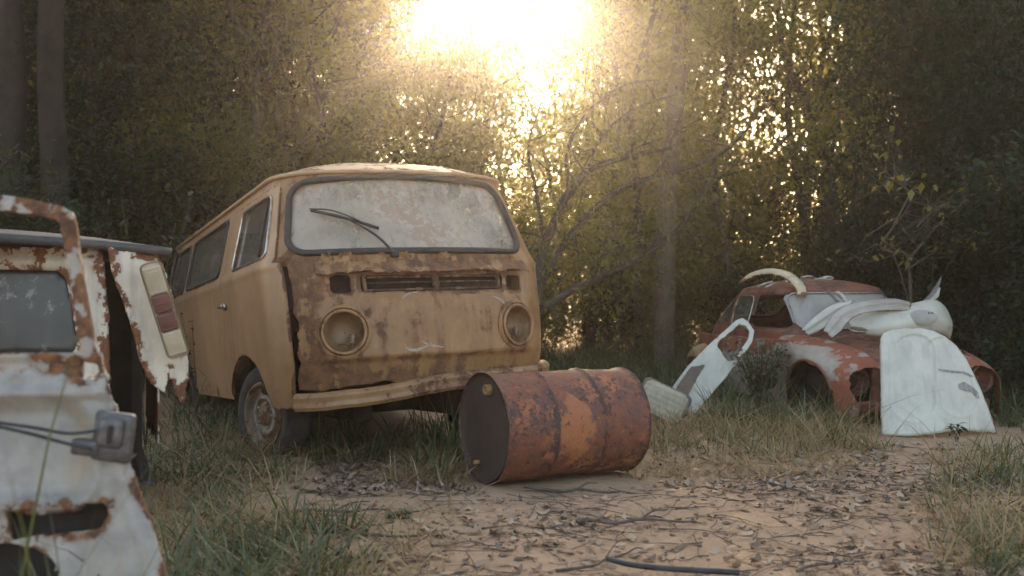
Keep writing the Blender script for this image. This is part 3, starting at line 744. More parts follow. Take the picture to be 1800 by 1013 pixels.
# ------------------------------------------------------------------ loose panels on the red car
def loose(name, label, cat, root_px, mat, *parts, group=None):
    t = thing(name, label, cat, at(*root_px), group=group); return t
t = loose('loose_wing', 'large pale wing panel with an oval lamp patch lying across the red car bonnet', 'car panel', (1580, 575, 8.0), None)
L = [(1490, 566, 7.98), (1512, 553, 8.0), (1545, 545, 8.02), (1592, 538, 8.08), (1635, 531, 8.14), (1656, 545, 8.2), (1667, 572, 8.25)]
Q = [(1494, 577, 7.85), (1524, 590, 7.82), (1557, 592, 7.82), (1600, 590, 7.86), (1640, 586, 7.92), (1660, 590, 8.0), (1670, 597, 8.08)]
reroot(MB().add(*loft(L, Q, 50, 22, lambda s: .04 + .10 * math.sin(min(1, s * 1.2) * math.pi / 2), (-.2, -1, .7), .006, pw=4.)).build('panel', M['white'], None), t)
pt = at(1624, 556, 7.82); v, f = lathe([(0, .012), (.08, .008), (.112, -.02)], 36); v[:, 1] *= .62
M['patch'] = plain('lamp_patch', (.44, .41, .38), (.36, .33, .30), .6, scale=12)
ob = MB().add(frame(v, pt, (-.15, -1, .55)), f); reroot(ob.build('lamp_patch', M['patch'], None), t)
mb = MB()
for dx in (.036, .062): reroot(MB().add(*rbox((pt[0] + dx, pt[1] - .012, pt[2] + .026), (.010, .012, .010), .003)).build('bolt_hole', M['dark'], None), t)
t = loose('wing_strip', 'long curved white wing edge draped over the red car bonnet', 'car panel', (1500, 560, 8.0), None)
fold = lambda x, s_: .030 * float(smooth01(x, .25, .05)) + .006 * math.sin(9 * s_ + 3 * x)
L = [(1446, 588, 7.68), (1455, 568, 7.74), (1471, 550, 7.80), (1497, 539, 7.86), (1530, 532, 7.9), (1570, 528, 7.95), (1600, 536, 8.0)]
Q = [(1461, 597, 7.62), (1478, 583, 7.66), (1491, 566, 7.70), (1508, 555, 7.74), (1535, 549, 7.78), (1570, 546, 7.83), (1602, 545, 7.9)]
reroot(MB().add(*loft(L, Q, 44, 22, .02, (-.3, -1, .7), .004, fold, pw=6., rustw=.08)).build('panel', M['white_b'], None), t)
t = loose('wing_tip', 'short pale blue white wing tip beside the red car windscreen', 'car panel', (1450, 565, 8.2), None)
L = [(1408, 583, 8.1), (1428, 563, 8.13), (1453, 545, 8.17), (1475, 535, 8.22), (1502, 530, 8.26)]
Q = [(1421, 590, 8.0), (1443, 580, 8.02), (1463, 566, 8.05), (1474, 556, 8.08), (1490, 548, 8.1)]
reroot(MB().add(*loft(L, Q, 30, 20, .02, (-.3, -1, .6), .004, fold, pw=6., rustw=.08)).build('panel', M['white'], None), t)
t = loose('panel_shard', 'pointed grey and white panel shard sticking up behind the lamp patch', 'car panel', (1640, 530, 8.3), None)
reroot(MB().add(*loft([(1620, 531, 8.3), (1636, 514, 8.32), (1654, 486, 8.36)], [(1634, 530, 8.2), (1645, 522, 8.22), (1655, 489, 8.3)], 18, 8, .02, (-.4, -1, .2), .005)).build('outer_skin', M['bare'], None), t)
reroot(MB().add(*loft([(1626, 531, 8.26), (1640, 521, 8.22), (1651, 505, 8.2)], [(1640, 531, 8.2), (1650, 522, 8.18), (1653, 508, 8.18)], 18, 8, .02, (-.4, -1, .2), .005)).build('inner_skin', M['white'], None), t)
t = loose('panel_shard', 'small horn shaped white offcut in front of the red car windscreen', 'car panel', (1465, 525, 8.35), None)
reroot(MB().add(*loft([(1452, 512, 8.35), (1460, 519, 8.35), (1470, 531, 8.33)], [(1457, 511, 8.3), (1466, 519, 8.3), (1480, 530, 8.28)], 12, 6, .015, (-.2, -1, .2), .005)).build('panel', M['white_b'], None), t)
reroot(MB().add(*loft([(1464, 514, 8.37), (1474, 520, 8.37), (1484, 531, 8.35)], [(1474, 513, 8.35), (1485, 521, 8.35), (1490, 531, 8.33)], 12, 6, .015, (-.2, -1, .2), .005)).build('panel', M['white'], None), t)
t = loose('wing_mirror', 'small dull chrome mirror shell lying under the white wing edge', 'mirror', (1508, 582, 7.75), None)
v, f = lathe([(0, -.03), (.03, -.026), (.06, -.005), (.066, .006), (.06, .008), (0, .01)], 28); v[:, 0] *= 1.25; v[:, 1] *= .9
reroot(MB().add(frame(v, at(1508, 580, 7.72), (.1, -.35, 1)), f).build('mirror_shell', M['chrome'], None), t)
t = loose('mudguard_strip', 'arched cream mudguard strip with rust stains hooked over the red car roof', 'car panel', (1355, 490, 8.6), None)
L = [(1297, 499, 8.95), (1318, 481, 8.9), (1350, 472, 8.8), (1385, 477, 8.65), (1408, 492, 8.5), (1419, 509, 8.42), (1418, 523, 8.4)]
Q = [(1302, 500, 8.9), (1322, 488, 8.82), (1350, 482, 8.7), (1377, 489, 8.55), (1393, 503, 8.42), (1400, 515, 8.36), (1402, 522, 8.35)]
reroot(MB().add(*loft(L, Q, 44, 10, .03, (-.3, -1, .5), .008, rustw=.25)).build('strip', M['cream'], None), t)
t = loose('trim_bundle', 'bundle of bent bright trim pieces lying on the red car roof', 'car trim', (1440, 492, 8.9), None)
mb = MB()
for a in ([(1378, 496), (1400, 493), (1432, 491), (1462, 489)], [(1405, 499), (1440, 497), (1464, 490), (1455, 487), (1440, 490)], [(1330, 505), (1345, 499), (1358, 496)], [(1345, 507), (1358, 500), (1368, 498)], [(1418, 500), (1455, 503), (1480, 502), (1498, 503)], [(1408, 488), (1425, 486), (1432, 492), (1450, 494)]):
    mb.add(*tube(spline([at(x, y, 8.85 + .1 * i / len(a)) for i, (x, y) in enumerate(a)], 14), .013, 6))
reroot(mb.build('trim_strip', M['chrome'], None), t)

# ------------------------------------------------------------------ white door leaning at the side of the red car
t = thing('car_door', 'white car door with brown inner card and empty window frame leaning over a weed', 'car door', at_ground(1205, 725))
pl = Plane(1240, 660, 7.95, .0, .45)
outer = [(1305, 559), (1316, 566), (1326, 582), (1322, 602), (1284, 654), (1220, 728), (1198, 724), (1174, 709), (1184, 678), (1208, 645), (1246, 606), (1294, 563)]
hole = [(1258, 606), (1300, 570), (1311, 572), (1318, 584), (1315, 597), (1288, 634), (1280, 633)]
dd = lambda p, q: .012 * np.exp(-((q - .2) / .03) ** 2)
reroot(MB().add(*plate(pl, outer, [hole], .016, .05, dd, 0, .02)).build('door_shell', M['white'], None), t)
M['card'] = plain('brown_card', (.19, .14, .11), (.13, .095, .075), .9, scale=14, bmp=.3)
reroot(MB().add(*plate(pl, [(1176, 706), (1190, 680), (1214, 645), (1238, 642), (1222, 672), (1198, 716)], [], .016, .008, lambda p, q: .012 * np.sin(p * 22 + 5 * q), .006, .0, None, .02)).build('inner_card', M['card'], None), t)
reroot(MB().add(*plate(pl, [(1232, 614), (1240, 611), (1243, 617), (1238, 623), (1231, 620)], [], .008, .003, None, .004, 0, None, .005)).build('rust_patch', M['red'], None), t)

# ------------------------------------------------------------------ seat cushion
M['vinyl'] = plain('cream_vinyl', (.44, .40, .28), (.34, .30, .21), .6, scale=6)
M['vinyl_dark'] = plain('grey_vinyl', (.10, .105, .10), (.16, .15, .14), .7, scale=8)
t = thing('seat_cushion', 'cream seat cushion with grey sides tipped over in the grass beside the drum', 'seat cushion', (1.15, 7.42, .0))
v, f = rbox((0, 0, 0), (.40, .12, .30), .045, None, 4); mb = MB().add(v, f); e = Euler((R(-28), R(24), R(-15)))
o = mb.build('side_skirt', M['vinyl_dark'], t); o.location = (0, .02, .14); o.rotation_euler = e
def padS(x, z): return np.stack([x, -.062 - .02 * (1 - (x / .18) ** 4) * (1 - (z / .13) ** 4) + .006 * (np.exp(-((x * 22) % 1 - .5) ** 2 / .02) + np.exp(-((z * 22) % 1 - .5) ** 2 / .02)), z], -1)
o = MB().add(*sheet(padS, np.arange(-.18, .181, .008), np.arange(-.13, .131, .008), lambda x, z: -sd_rbox(x, z, .175, .125, .05), .02, flip=False)).build('seat_pad', M['vinyl'], t); o.location = (0, .02, .14); o.rotation_euler = e

# ------------------------------------------------------------------ near left: loose door with latch, white wreck behind it
M['near_white'] = rusty('near_white_paint', (.37, .35, .315), (.27, .255, .235), (.07, .035, .022), (.24, .105, .045), th=.64, scale=7, streak=.15, dirt=(.36, .28, .19), dirt_amt=.7, rough=.45, attrw=.28, soft=.12)
t = thing('car_door', 'rusted white car door standing close at the left edge with latch and cut-outs', 'car door', (-1.2, 2.4, 0))
pl = Plane(120, 700, 2.45, .10, .14)
outer = [(-180, 318), (0, 342), (60, 351), (108, 363), (124, 372), (131, 400), (142, 483), (163, 601), (176, 636), (198, 699), (206, 742), (230, 820), (262, 915), (291, 1013), (340, 1180), (-180, 1180)]
win = [(-160, 350), (0, 370), (94, 382), (105, 391), (124, 505), (142, 608), (132, 622), (-160, 622)]
slot = [(142, 636), (170, 638), (176, 664), (160, 670), (140, 666)]
cut = [(14, 902), (100, 888), (186, 884), (190, 906), (176, 930), (120, 936), (60, 944), (18, 950)]
oval = [(10 + 105 * math.cos(a) * .9, 1015 + 60 * math.sin(a)) for a in np.linspace(0, 2 * np.pi, 28)[:-1]]
def ddisp(p, q):
    px = pl.cx + p * pl.k; py = pl.cy - q * pl.k
    r = sd_rbox((px - 20) / 694, (py - 795) / 694, .19, .115, .07)
    d = -.028 * smooth01(r, .02, -.02) + .010 * np.exp(-((r - .03) / .012) ** 2)
    d = d + .016 * smooth01(py, 676, 682) * smooth01(py, 704, 694) * (px < 196) - .012 * smooth01(np.abs(py - 648), 18, 12) + .006 * np.exp(-((py - 668) / 3.) ** 2)
    return d + .012 * np.exp(-((px - (230 + (py - 900) * .28)) / 14) ** 2) * (py > 800)
nd = MB().add(*plate(pl, outer, [win, slot, cut, oval], .009, .03, ddisp, .0015, .035, lambda p, q, V: .6 * np.exp(-((q * pl.k - 52) / 20) ** 2) + .45 * smooth01(q * pl.k, 75, 110) + .25 * rag(p + q, 4, 1, 2) * (q * pl.k > 40), 0, .006))
reroot(nd_o := nd.build('door_shell', M['near_white'], None), t)
reroot(MB().add(*plate(pl, [(-170, 690), (190, 690), (215, 800), (262, 960), (322, 1170), (-170, 1170)], [], .05, .004, None, 0, 0, None, -.075)).build('cavity_shade_sheet', M['dark'], None), t)  # dark sheet behind the cut-outs, standing in for shade inside the door
M['latch'] = plain('worn_latch_metal', (.17, .165, .17), (.09, .085, .085), .45, .5, 25)
mb = MB(); c = np.array(at(200, 768, 2.40))
mb.add(*rbox(c, (.100, .03, .125), .012, (0, R(8), 0), 3)); mb.add(*rbox(c + [.0, -.022, .012], (.062, .02, .075), .012, (0, R(8), 0), 3)); mb.add(*rbox(c + [-.065, -.004, -.025], (.07, .035, .04), .008, (0, R(6), 0)))
lt = mb.build('latch', M['latch'], None); reroot(lt, t)
mb = MB(); mb.add(*rbox(c + [.004, -.036, .010], (.012, .01, .045), .004, (0, R(8), 0)))

mb.build('latch_plate', M['dark'], lt)
M['cable'] = plain('black_cable', (.015, .016, .018), (.04, .04, .045), .5)
for pts in ([(170, 757), (120, 762), (60, 752), (-40, 738)], [(160, 790), (110, 778), (50, 762), (-40, 742)]):
    reroot(MB().add(*tube(spline([at(x, y, 2.36 - .01 * i) for i, (x, y) in enumerate(pts)], 24), .0045, 6)).build('latch_cable', M['cable'], None), t)

t = thing('white_van', 'white rusted-out van wreck at left with a tall rear lamp cluster', 'van', (-1.9, 4.4, 0))
M['wreck_white'] = rusty('flaking_white_paint', (.66, .60, .48), (.56, .50, .40), (.13, .05, .025), (.22, .09, .04), th=.66, scale=6, streak=.1, dirt=(.33, .30, .29), dirt_amt=.7, rough=.5, attrw=.34)
pl2 = Plane(250, 570, 4.1, .7, .1)
corner = [(192, 437), (240, 443), (283, 449), (306, 532), (329, 636), (326, 704), (316, 712), (309, 690), (300, 652), (291, 690), (264, 674), (240, 612), (228, 560), (206, 500)]
reroot(MB().add(*plate(pl2, corner, [], .012, .012, lambda p, q: .05 * np.cos(np.clip(p / .16, -1.5, 1.5)), .012, .05)).build('corner_panel', M['wreck_white'], None), t)
M['lens_clear'] = plain('yellowed_lens', (.50, .42, .30), (.40, .33, .22), .25); M['lens_red'] = plain('faded_red_lens', (.17, .06, .045), (.13, .05, .04), .35)
LR = (R(6), R(-16.6), R(20)); LM3 = Euler(LR).to_matrix(); lc = np.array(at(289, 546, 4.0))
lamp_o = reroot(MB().add(*rbox(lc, (.092, .03, .415), .028, LR, 4)).build('rear_lamp', M['lens_clear'], None), t)
for a, b, m in ((.035, .32, 'lens_clear'), (.325, .515, 'lens_red'), (.52, .71, 'lens_red'), (.715, .965, 'lens_clear')):
    o_ = LM3 @ Vector((0, -.014, (.5 - (a + b) / 2) * .41)); m2 = MB().add(*rbox(lc + np.array(o_), (.074, .026, (b - a) * .41), .009, LR, 3))
    for k in range(int((b - a) * 30)):
        o_ = LM3 @ Vector((0, -.027, (.5 - a - (k + .9) / 30) * .41)); m2.add(*rbox(lc + np.array(o_), (.066, .0035, .007), .002, LR, 1))
    o = m2.build('lens', M[m], lamp_o)
# left part of the back with a grimy window
pl4 = Plane(60, 570, 4.05, -.05, .1)
back = [(-260, 428), (178, 438), (182, 500), (188, 560), (190, 640), (196, 760), (-260, 780)]
bwin = [(-230, 470), (100, 476), (116, 488), (136, 600), (130, 622), (-230, 622)]
reroot(MB().add(*plate(pl4, back, [bwin], .02, .015, lambda p, q: .02 * np.exp(-((q - .26) / .02) ** 2), .008, .06, lambda p, q, V: .4 * (q > .2) * rag(p, 2))).build('back_panel', M['wreck_white'], None), t)
reroot(MB().add(*plate(pl4, bwin, [], .03, .004, None, 0, 0, None, -.012)).build('back_window', M['wreck_glass'], None), t)
M['lid_dark'] = plain('dark_weathered_paint', (.05, .05, .052), (.09, .085, .08), .55, scale=8)
a = at(90, 423, 4.3); b = at(297, 434, 4.3)
WD = np.array([-.40, .917]); WL = np.array([.917, .40])       # its length and width directions, parallel to the tan van
def wreck(u, v, z): return np.stack([-1.47 + WL[0] * u + WD[0] * v, 4.14 + WL[1] * u + WD[1] * v, z], -1)
def lidtop(u, v):
    z = 1.165 + .06 * (1 - np.clip(np.abs(u + .7) / .74, 0, 1) ** 2.5) * (1 - np.clip(np.abs(v - .7) / .8, 0, 1) ** 4) - .04 * u; return wreck(u, v, z)
reroot(MB().add(*sheet(lidtop, np.arange(-1.45, .06, .04), np.arange(-.08, 1.45, .04), lambda u, v: -sd_rbox(u + .69, v - .66, .71, .70, .10), .035)).build('roof', M['lid_dark'], None), t)
mb = MB(); Q8 = lambda *c: mb.add(np.array([wreck(np.array(u), np.array(v), np.array(z)) for u, v, z in c]), [(0, 1, 2, 3)])
Q8((-1.35, 1.3, .1), (-.05, 1.3, .1), (-.05, 1.3, 1.15), (-1.35, 1.3, 1.15)); Q8((-1.35, .05, .15), (-.05, .05, .15), (-.05, 1.3, .15), (-1.35, 1.3, .15)); Q8((-.10, .12, .15), (-.10, 1.3, .15), (-.10, 1.3, 1.15), (-.10, .12, 1.15))
reroot(mb.build('gutted_interior', M['dark'], None), t)
reroot(MB().add(*sheet(lambda v, z: wreck(0 * v - .03, v, z), np.arange(.25, 1.35, .05), np.arange(.25, 1.16, .05), lambda v, z: np.minimum(v - .28 - .03 * rag(z, 3), z - .3 - .05 * rag(v, 2)), .01, .06, flip=True)).build('side_panel', M['wreck_white'], None), t)

# ------------------------------------------------------------------ ground
def gh(x, y):
    x = np.asarray(x, float); y = np.asarray(y, float)
    return .010 * np.sin(1.9 * x + .7 * y) + .008 * np.sin(3.1 * y - 1.3 * x + 1) + .005 * np.sin(7.3 * x + 2.1 * y) + .004 * np.sin(9.1 * y - 4 * x) - .012
def axis(lo, hi, fine_lo, fine_hi, step, n):
    a = np.arange(fine_lo, fine_hi + 1e-6, step)
    l = fine_lo - (np.geomspace(1, 1 + fine_lo - lo, n) - 1)[1:][::-1]; h = fine_hi + (np.geomspace(1, 1 + hi - fine_hi, n) - 1)[1:]
    return np.concatenate([l, a, h])
gx = axis(-300, 300, -7, 7, .07, 24); gy = axis(-60, 500, 1.5, 13, .07, 26)
V_, F_, _ = sheet(lambda x, y: np.stack([x, y, gh(x, y)], -1), gx, gy)
def ground_mat():
    m, nt, b, o = new_mat('sandy_earth')
    n1 = noise(nt, .9, 8, .6); n2 = noise(nt, 7, 8, .7, off=3); n3 = noise(nt, 60, 6, .7, off=5); n4 = noise(nt, 260, 3, .6, off=8)
    sand = mixc(nt, ramp(nt, n2, .35, .65), (.51, .355, .23), (.41, .28, .18))
    dirt = mixc(nt, ramp(nt, n3, .35, .65), (.16, .105, .065), (.26, .17, .105))
    c = mixc(nt, ramp(nt, val(nt, 'ADD', val(nt, 'MULTIPLY', n1, .6), val(nt, 'MULTIPLY', n2, .4)), .54, .68), sand, dirt)
    c = mixc(nt, ramp(nt, n3, .60, .68), c, (.13, .085, .055)); c = mixc(nt, ramp(nt, n4, .62, .7), c, (.5, .37, .25))
    nt.links.new(c, b.inputs['Base Color']); b.inputs['Roughness'].default_value = .95; b.inputs['Specular IOR Level'].default_value = .1
    bump(nt, b, val(nt, 'ADD', val(nt, 'MULTIPLY', n2, .6), val(nt, 'ADD', val(nt, 'MULTIPLY', n3, .35), val(nt, 'MULTIPLY', n4, .12))), .9, .035)
    return m
g = MB().add(V_, F_).build('ground', ground_mat(), None); tag(g, 'bare sandy clearing floor littered with dry leaves', 'ground', kind='structure')

# ------------------------------------------------------------------ fast vegetation meshes
def quick(name, V, F, mat, parent=None, attr=None):
    """numpy mesh: F is (n,4) quads"""
    V = np.ascontiguousarray(V, np.float32); F = np.ascontiguousarray(F, np.int32)
    me = bpy.data.meshes.new(name); me.vertices.add(len(V)); me.vertices.foreach_set('co', V.ravel())
    k = F.shape[1]; me.loops.add(F.size); me.loops.foreach_set('vertex_index', F.ravel())
    me.polygons.add(len(F)); me.polygons.foreach_set('loop_start', np.arange(0, F.size, k, dtype=np.int32)); me.polygons.foreach_set('loop_total', np.full(len(F), k, np.int32))
    me.materials.append(mat); me.update(); me.validate()
    return link(name, me, parent)

def leaf_mat(name, c1, c2, tr, trw=.4, rough=.4, spec=.5):
    m, nt, b, o = new_mat(name)
    g_ = N(nt, 'ShaderNodeNewGeometry'); ri = g_.outputs['Random Per Island']
    nt.links.new(mixc(nt, ri, c1, c2), b.inputs['Base Color']); b.inputs['Roughness'].default_value = rough; b.inputs['Specular IOR Level'].default_value = spec
    t_ = N(nt, 'ShaderNodeBsdfTranslucent'); nt.links.new(mixc(nt, ri, tr, tuple(x * .6 for x in tr)), t_.inputs['Color'])
    mx = N(nt, 'ShaderNodeMixShader'); mx.inputs['Fac'].default_value = trw
    nt.links.new(b.outputs[0], mx.inputs[1]); nt.links.new(t_.outputs[0], mx.inputs[2]); nt.links.new(mx.outputs[0], o.inputs['Surface'])
    return m
M['leaf_a'] = leaf_mat('shaded_leaf', (.005, .013, .013), (.013, .026, .019), (.22, .26, .05), .10, .5, .12)  # thicket shade is put into this near-black leaf colour
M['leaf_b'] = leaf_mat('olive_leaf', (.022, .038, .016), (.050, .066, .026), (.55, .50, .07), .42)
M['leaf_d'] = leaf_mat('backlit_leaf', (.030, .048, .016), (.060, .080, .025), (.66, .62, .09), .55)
M['leaf_c'] = leaf_mat('shrub_leaf', (.006, .016, .013), (.017, .034, .020), (.26, .30, .06), .13, .5, .15)  # also darkened for thicket shade; side trees use it too
M['yellow_leaf'] = leaf_mat('yellow_leaf', (.30, .25, .05), (.16, .17, .05), (.6, .5, .1), .4)
M['grass'] = leaf_mat('green_grass', (.045, .07, .03), (.11, .125, .05), (.20, .22, .06), .2, .5)
M['dry_grass'] = leaf_mat('straw_grass', (.40, .29, .15), (.24, .19, .09), (.4, .28, .12), .25, .6, .3)
M['litter'] = leaf_mat('dead_leaf', (.46, .35, .25), (.17, .12, .085), (.2, .12, .05), .1, .7, .3)
M['litter_dark'] = leaf_mat('dark_dead_leaf', (.27, .19, .13), (.085, .062, .05), (.1, .06, .03), .08, .7, .3)
M['twig'] = plain('grey_twig', (.07, .055, .045), (.13, .105, .085), .9, scale=20)
M['bark'] = plain('dark_bark', (.045, .036, .028), (.085, .068, .052), .95, scale=6, bmp=.8)
M['bark_dark'] = plain('blackish_bark', (.020, .018, .016), (.040, .034, .028), .95, scale=6, bmp=.8, spec=.2)  # darkest bark, for the two thick trunks at the left
M['bark_pale'] = plain('pale_bark', (.17, .125, .09), (.10, .072, .05), .9, scale=4, bmp=.6)

def blades(n, x, y, h, w, lean, curve=.6, r=rng):
    """n grass blades at x, y: 3 quads each, tapered and bent over"""
    az = r.uniform(0, 2 * np.pi, n); dx, dy = np.cos(az), np.sin(az); wz = az + np.pi / 2 + r.normal(0, .5, n); wx, wy = np.cos(wz), np.sin(wz)
    lean = np.abs(r.normal(lean, lean * .5, n)); z0 = gh(x, y) - .01; V = np.zeros((n, 8, 3))
    for i, (t, k) in enumerate(((0, 1.), (.38, .95), (.72, .65), (1., .08))):
        out = h * (lean * t + curve * lean * t ** 2.4); zz_ = h * (t - .45 * np.minimum(lean, 1.3) * curve * t ** 2.5)
        for s in (0, 1):
            sg = (s - .5) * w * k
            V[:, 2 * i + s, 0] = x + dx * out + wx * sg; V[:, 2 * i + s, 1] = y + dy * out + wy * sg; V[:, 2 * i + s, 2] = z0 + np.maximum(zz_, .01)
    base = np.arange(n)[:, None, None] * 8; q = np.array([[0, 1, 3, 2], [2, 3, 5, 4], [4, 5, 7, 6]])
    return V.reshape(-1, 3), (base + q).reshape(-1, 4)

def scatter_px(n, x0, x1, y0, y1, pw=1.0):
    """points on the ground spread over a part of the clearing"""
    px = rng.uniform(x0, x1, n); py = y0 + (y1 - y0) * rng.uniform(0, 1, n) ** pw; Y = CAM_H * FPX / (py - YH); return (px - 900) / FPX * Y, Y
def tufts(nt_, per, x0, x1, y0, y1, hm, w, lean, spread=.05, keepf=None, hs=.35):
    X, Y = scatter_px(nt_, x0, x1, y0, y1)
    if keepf is not None: k = keepf(X, Y); X, Y = X[k], Y[k]
    hsc = np.exp(rng.normal(0, hs, len(X)))
    X, Y, hsc = np.repeat(X, per), np.repeat(Y, per), np.repeat(hsc, per); n = len(X)
    return blades(n, X + rng.normal(0, spread, n), Y + rng.normal(0, spread, n), hm * hsc * rng.uniform(.5, 1.15, n), w * rng.uniform(.6, 1.3, n), lean)
def join(lst):
    V = []; F = []; n = 0
    for v, f in lst: V.append(v); F.append(f + n); n += len(v)
    return np.concatenate(V), np.concatenate(F)
def clear_drum(X, Y):
    d = (X + .154) * dax[0] + (Y - 5.05) * dax[1]; e = -(X + .154) * dax[1] + (Y - 5.05) * dax[0]
    return ~((d > -.12) & (d < .98) & (np.abs(e) < .36))
def clear_bonnet(X, Y): return ~((X > 2.5) & (X < 3.7) & (Y > 6.55) & (Y < 7.5))
green = [tufts(80, 11, 225, 430, 820, 1100, .14, .008, .7, .07), tufts(90, 10, 215, 520, 745, 850, .14, .008, .7, .07), tufts(60, 14, 400, 640, 930, 1080, .12, .009, .6),
         tufts(34, 8, 520, 830, 765, 812, .22, .012, .35, .03), tufts(16, 6, 715, 800, 760, 845, .24, .011, .4, .03),
         tufts(330, 12, 960, 1380, 655, 705, .30, .010, .45), tufts(120, 12, 1250, 1560, 690, 760, .24, .010, .5, keepf=clear_bonnet),
         tufts(130, 12, 1700, 1900, 650, 770, .30, .012, .45, keepf=clear_bonnet), tufts(44, 11, 1650, 1860, 840, 950, .135, .007, .5), tufts(30, 10, 1700, 1860, 780, 860, .15, .008, .55), tufts(40, 10, 1690, 1850, 960, 1060, .10, .006, .6),
         tufts(60, 8, 1130, 1560, 745, 800, .14, .008, .6, keepf=clear_bonnet), tufts(420, 12, -200, 1000, 640, 690, .35, .012, .4), tufts(400, 12, 1000, 2100, 620, 665, .4, .014, .4)]
green += [tufts(46, 10, 300, 440, 680, 765, .26, .010, .5, .06), tufts(9, 7, -20, 250, 1230, 1340, .42, .006, .45, .05), tufts(16, 8, 230, 330, 1040, 1200, .26, .006, .5, .05)]
v, f = join(green); o = quick('grass', v, f, M['grass']); tag(o, 'green grass growing in tufts around the wrecks and the edge of the sand', 'grass', kind='stuff')
dry = [tufts(240, 13, 1135, 1545, 715, 795, .16, .006, .7, .06, clear_bonnet), tufts(60, 12, 1100, 1480, 800, 835, .10, .006, .9), tufts(110, 9, 220, 520, 760, 980, .13, .006, .9, .08), tufts(60, 8, 420, 800, 900, 1060, .12, .006, .9, .05),
       tufts(60, 8, 690, 810, 770, 850, .16, .007, .8), tufts(90, 8, 1640, 1840, 800, 990, .15, .006, .8), tufts(90, 10, 380, 700, 760, 815, .14, .007, 1.0)]
v, f = join(dry); o = quick('dry_grass', v, f, M['dry_grass']); tag(o, 'straw coloured dry grass between the drum and the white bonnet', 'grass', kind='stuff')

# dead leaves lying on the ground
def dead_leaves(X, Y, L, lift=.0):
    n = len(X); az = rng.uniform(0, 2 * np.pi, n); dx, dy = np.cos(az), np.sin(az); w = L * rng.uniform(.16, .34, n); cu = rng.normal(.12, .16, n) * L; cw = rng.normal(.1, .25, n) * w
    ti = rng.normal(0, .18, n); z0 = gh(X, Y) + .004 + lift * rng.uniform(0, 1, n) + np.abs(ti) * L * .4; V = np.zeros((n, 8, 3))
    for i, (t, k) in enumerate(((-.5, .12), (-.18, .95), (.18, .85), (.5, .06))):
        for s in (0, 1):
            sg = (s - .5) * 2 * w * k
            V[:, 2 * i + s, 0] = X + dx * L * t - dy * sg; V[:, 2 * i + s, 1] = Y + dy * L * t + dx * sg
            V[:, 2 * i + s, 2] = z0 + cu * 4 * (t * t) + (cw * k if s else -cw * k * .2) + ti * L * t
    base = np.arange(n)[:, None, None] * 8; q = np.array([[0, 1, 3, 2], [2, 3, 5, 4], [4, 5, 7, 6]]); return V.reshape(-1, 3), (base + q).reshape(-1, 4)
def litter_at(n, x0, x1, y0, y1, lo=.03, hi=.10, clump=0):
    if clump:
        cx, cy = scatter_px(clump, x0, x1, y0, y1); i = rng.integers(0, clump, n); X = cx[i] + rng.normal(0, .14, n); Y = cy[i] + rng.normal(0, .14, n)
    else: X, Y = scatter_px(n, x0, x1, y0, y1)
    k = clear_drum(X, Y) & clear_bonnet(X, Y) & (Y > 2.0); X, Y = X[k], Y[k]
    return dead_leaves(X, Y, rng.uniform(lo, hi, len(X)))
zones = [(650, 560, 860, 805, 870, 0), (260, 380, 760, 800, 1013, 14), (350, 1130, 1560, 790, 850, 0), (900, 1250, 1800, 770, 870, 36), (520, 1400, 1900, 850, 1040, 22), (60, 900, 1400, 850, 1040, 8), (200, 760, 1060, 880, 950, 7), (300, 250, 520, 780, 850, 0), (300, 1150, 1800, 700, 780, 0), (170, 420, 1100, 880, 1040, 0), (260, 1100, 1850, 850, 1040, 0), (600, -100, 1900, 640, 720, 0)]
a_ = join([litter_at(int(n * .6), x0, x1, y0, y1,  .022, .075, c) for n, x0, x1, y0, y1, c in zones]); b_ = join([litter_at(int(n * .85), x0, x1, y0, y1, .012, .05, c) for n, x0, x1, y0, y1, c in zones])
o = quick('leaf_litter', *a_, M['litter']); tag(o, 'pale curled dead leaves scattered on the sand', 'dead leaves', kind='stuff')
o = quick('leaf_litter', *b_, M['litter_dark']); tag(o, 'dark brown dead leaves and bark scraps scattered on the sand', 'dead leaves', kind='stuff')
pv = []; pf = []; n_ = 0; lv, lf = lathe([(0, -.6), (.8, -.35), (1, .05), (.7, .45), (0, .6)], 7)
X, Y = scatter_px(520, 300, 1850, 800, 1040); k_ = clear_drum(X, Y)
for x, y in zip(X[k_], Y[k_]):
    r_s = rng.uniform(.003, .011) * (1.8 if rng.random() < .06 else 1); q = lv * r_s * [rng.uniform(.8, 1.6), rng.uniform(.8, 1.3), rng.uniform(.6, 1)] * (1 + rng.normal(0, .12, (len(lv), 1)))
    a = rng.uniform(0, 6.28); q = np.stack([q[:, 0] * math.cos(a) - q[:, 1] * math.sin(a), q[:, 0] * math.sin(a) + q[:, 1] * math.cos(a), q[:, 2]], -1)
    pv.append(q + [x, y, float(gh(x, y)) + r_s * .2]); pf += [tuple(int(i) + n_ for i in f) for f in lf]; n_ += len(lv)
M['pebble'] = plain('earth_clod', (.26, .18, .12), (.14, .10, .07), .95, scale=30)
tag(MB().add(np.concatenate(pv), pf).build('pebbles', M['pebble'], None), 'small stones and clods of earth on the sand', 'pebbles', kind='stuff')
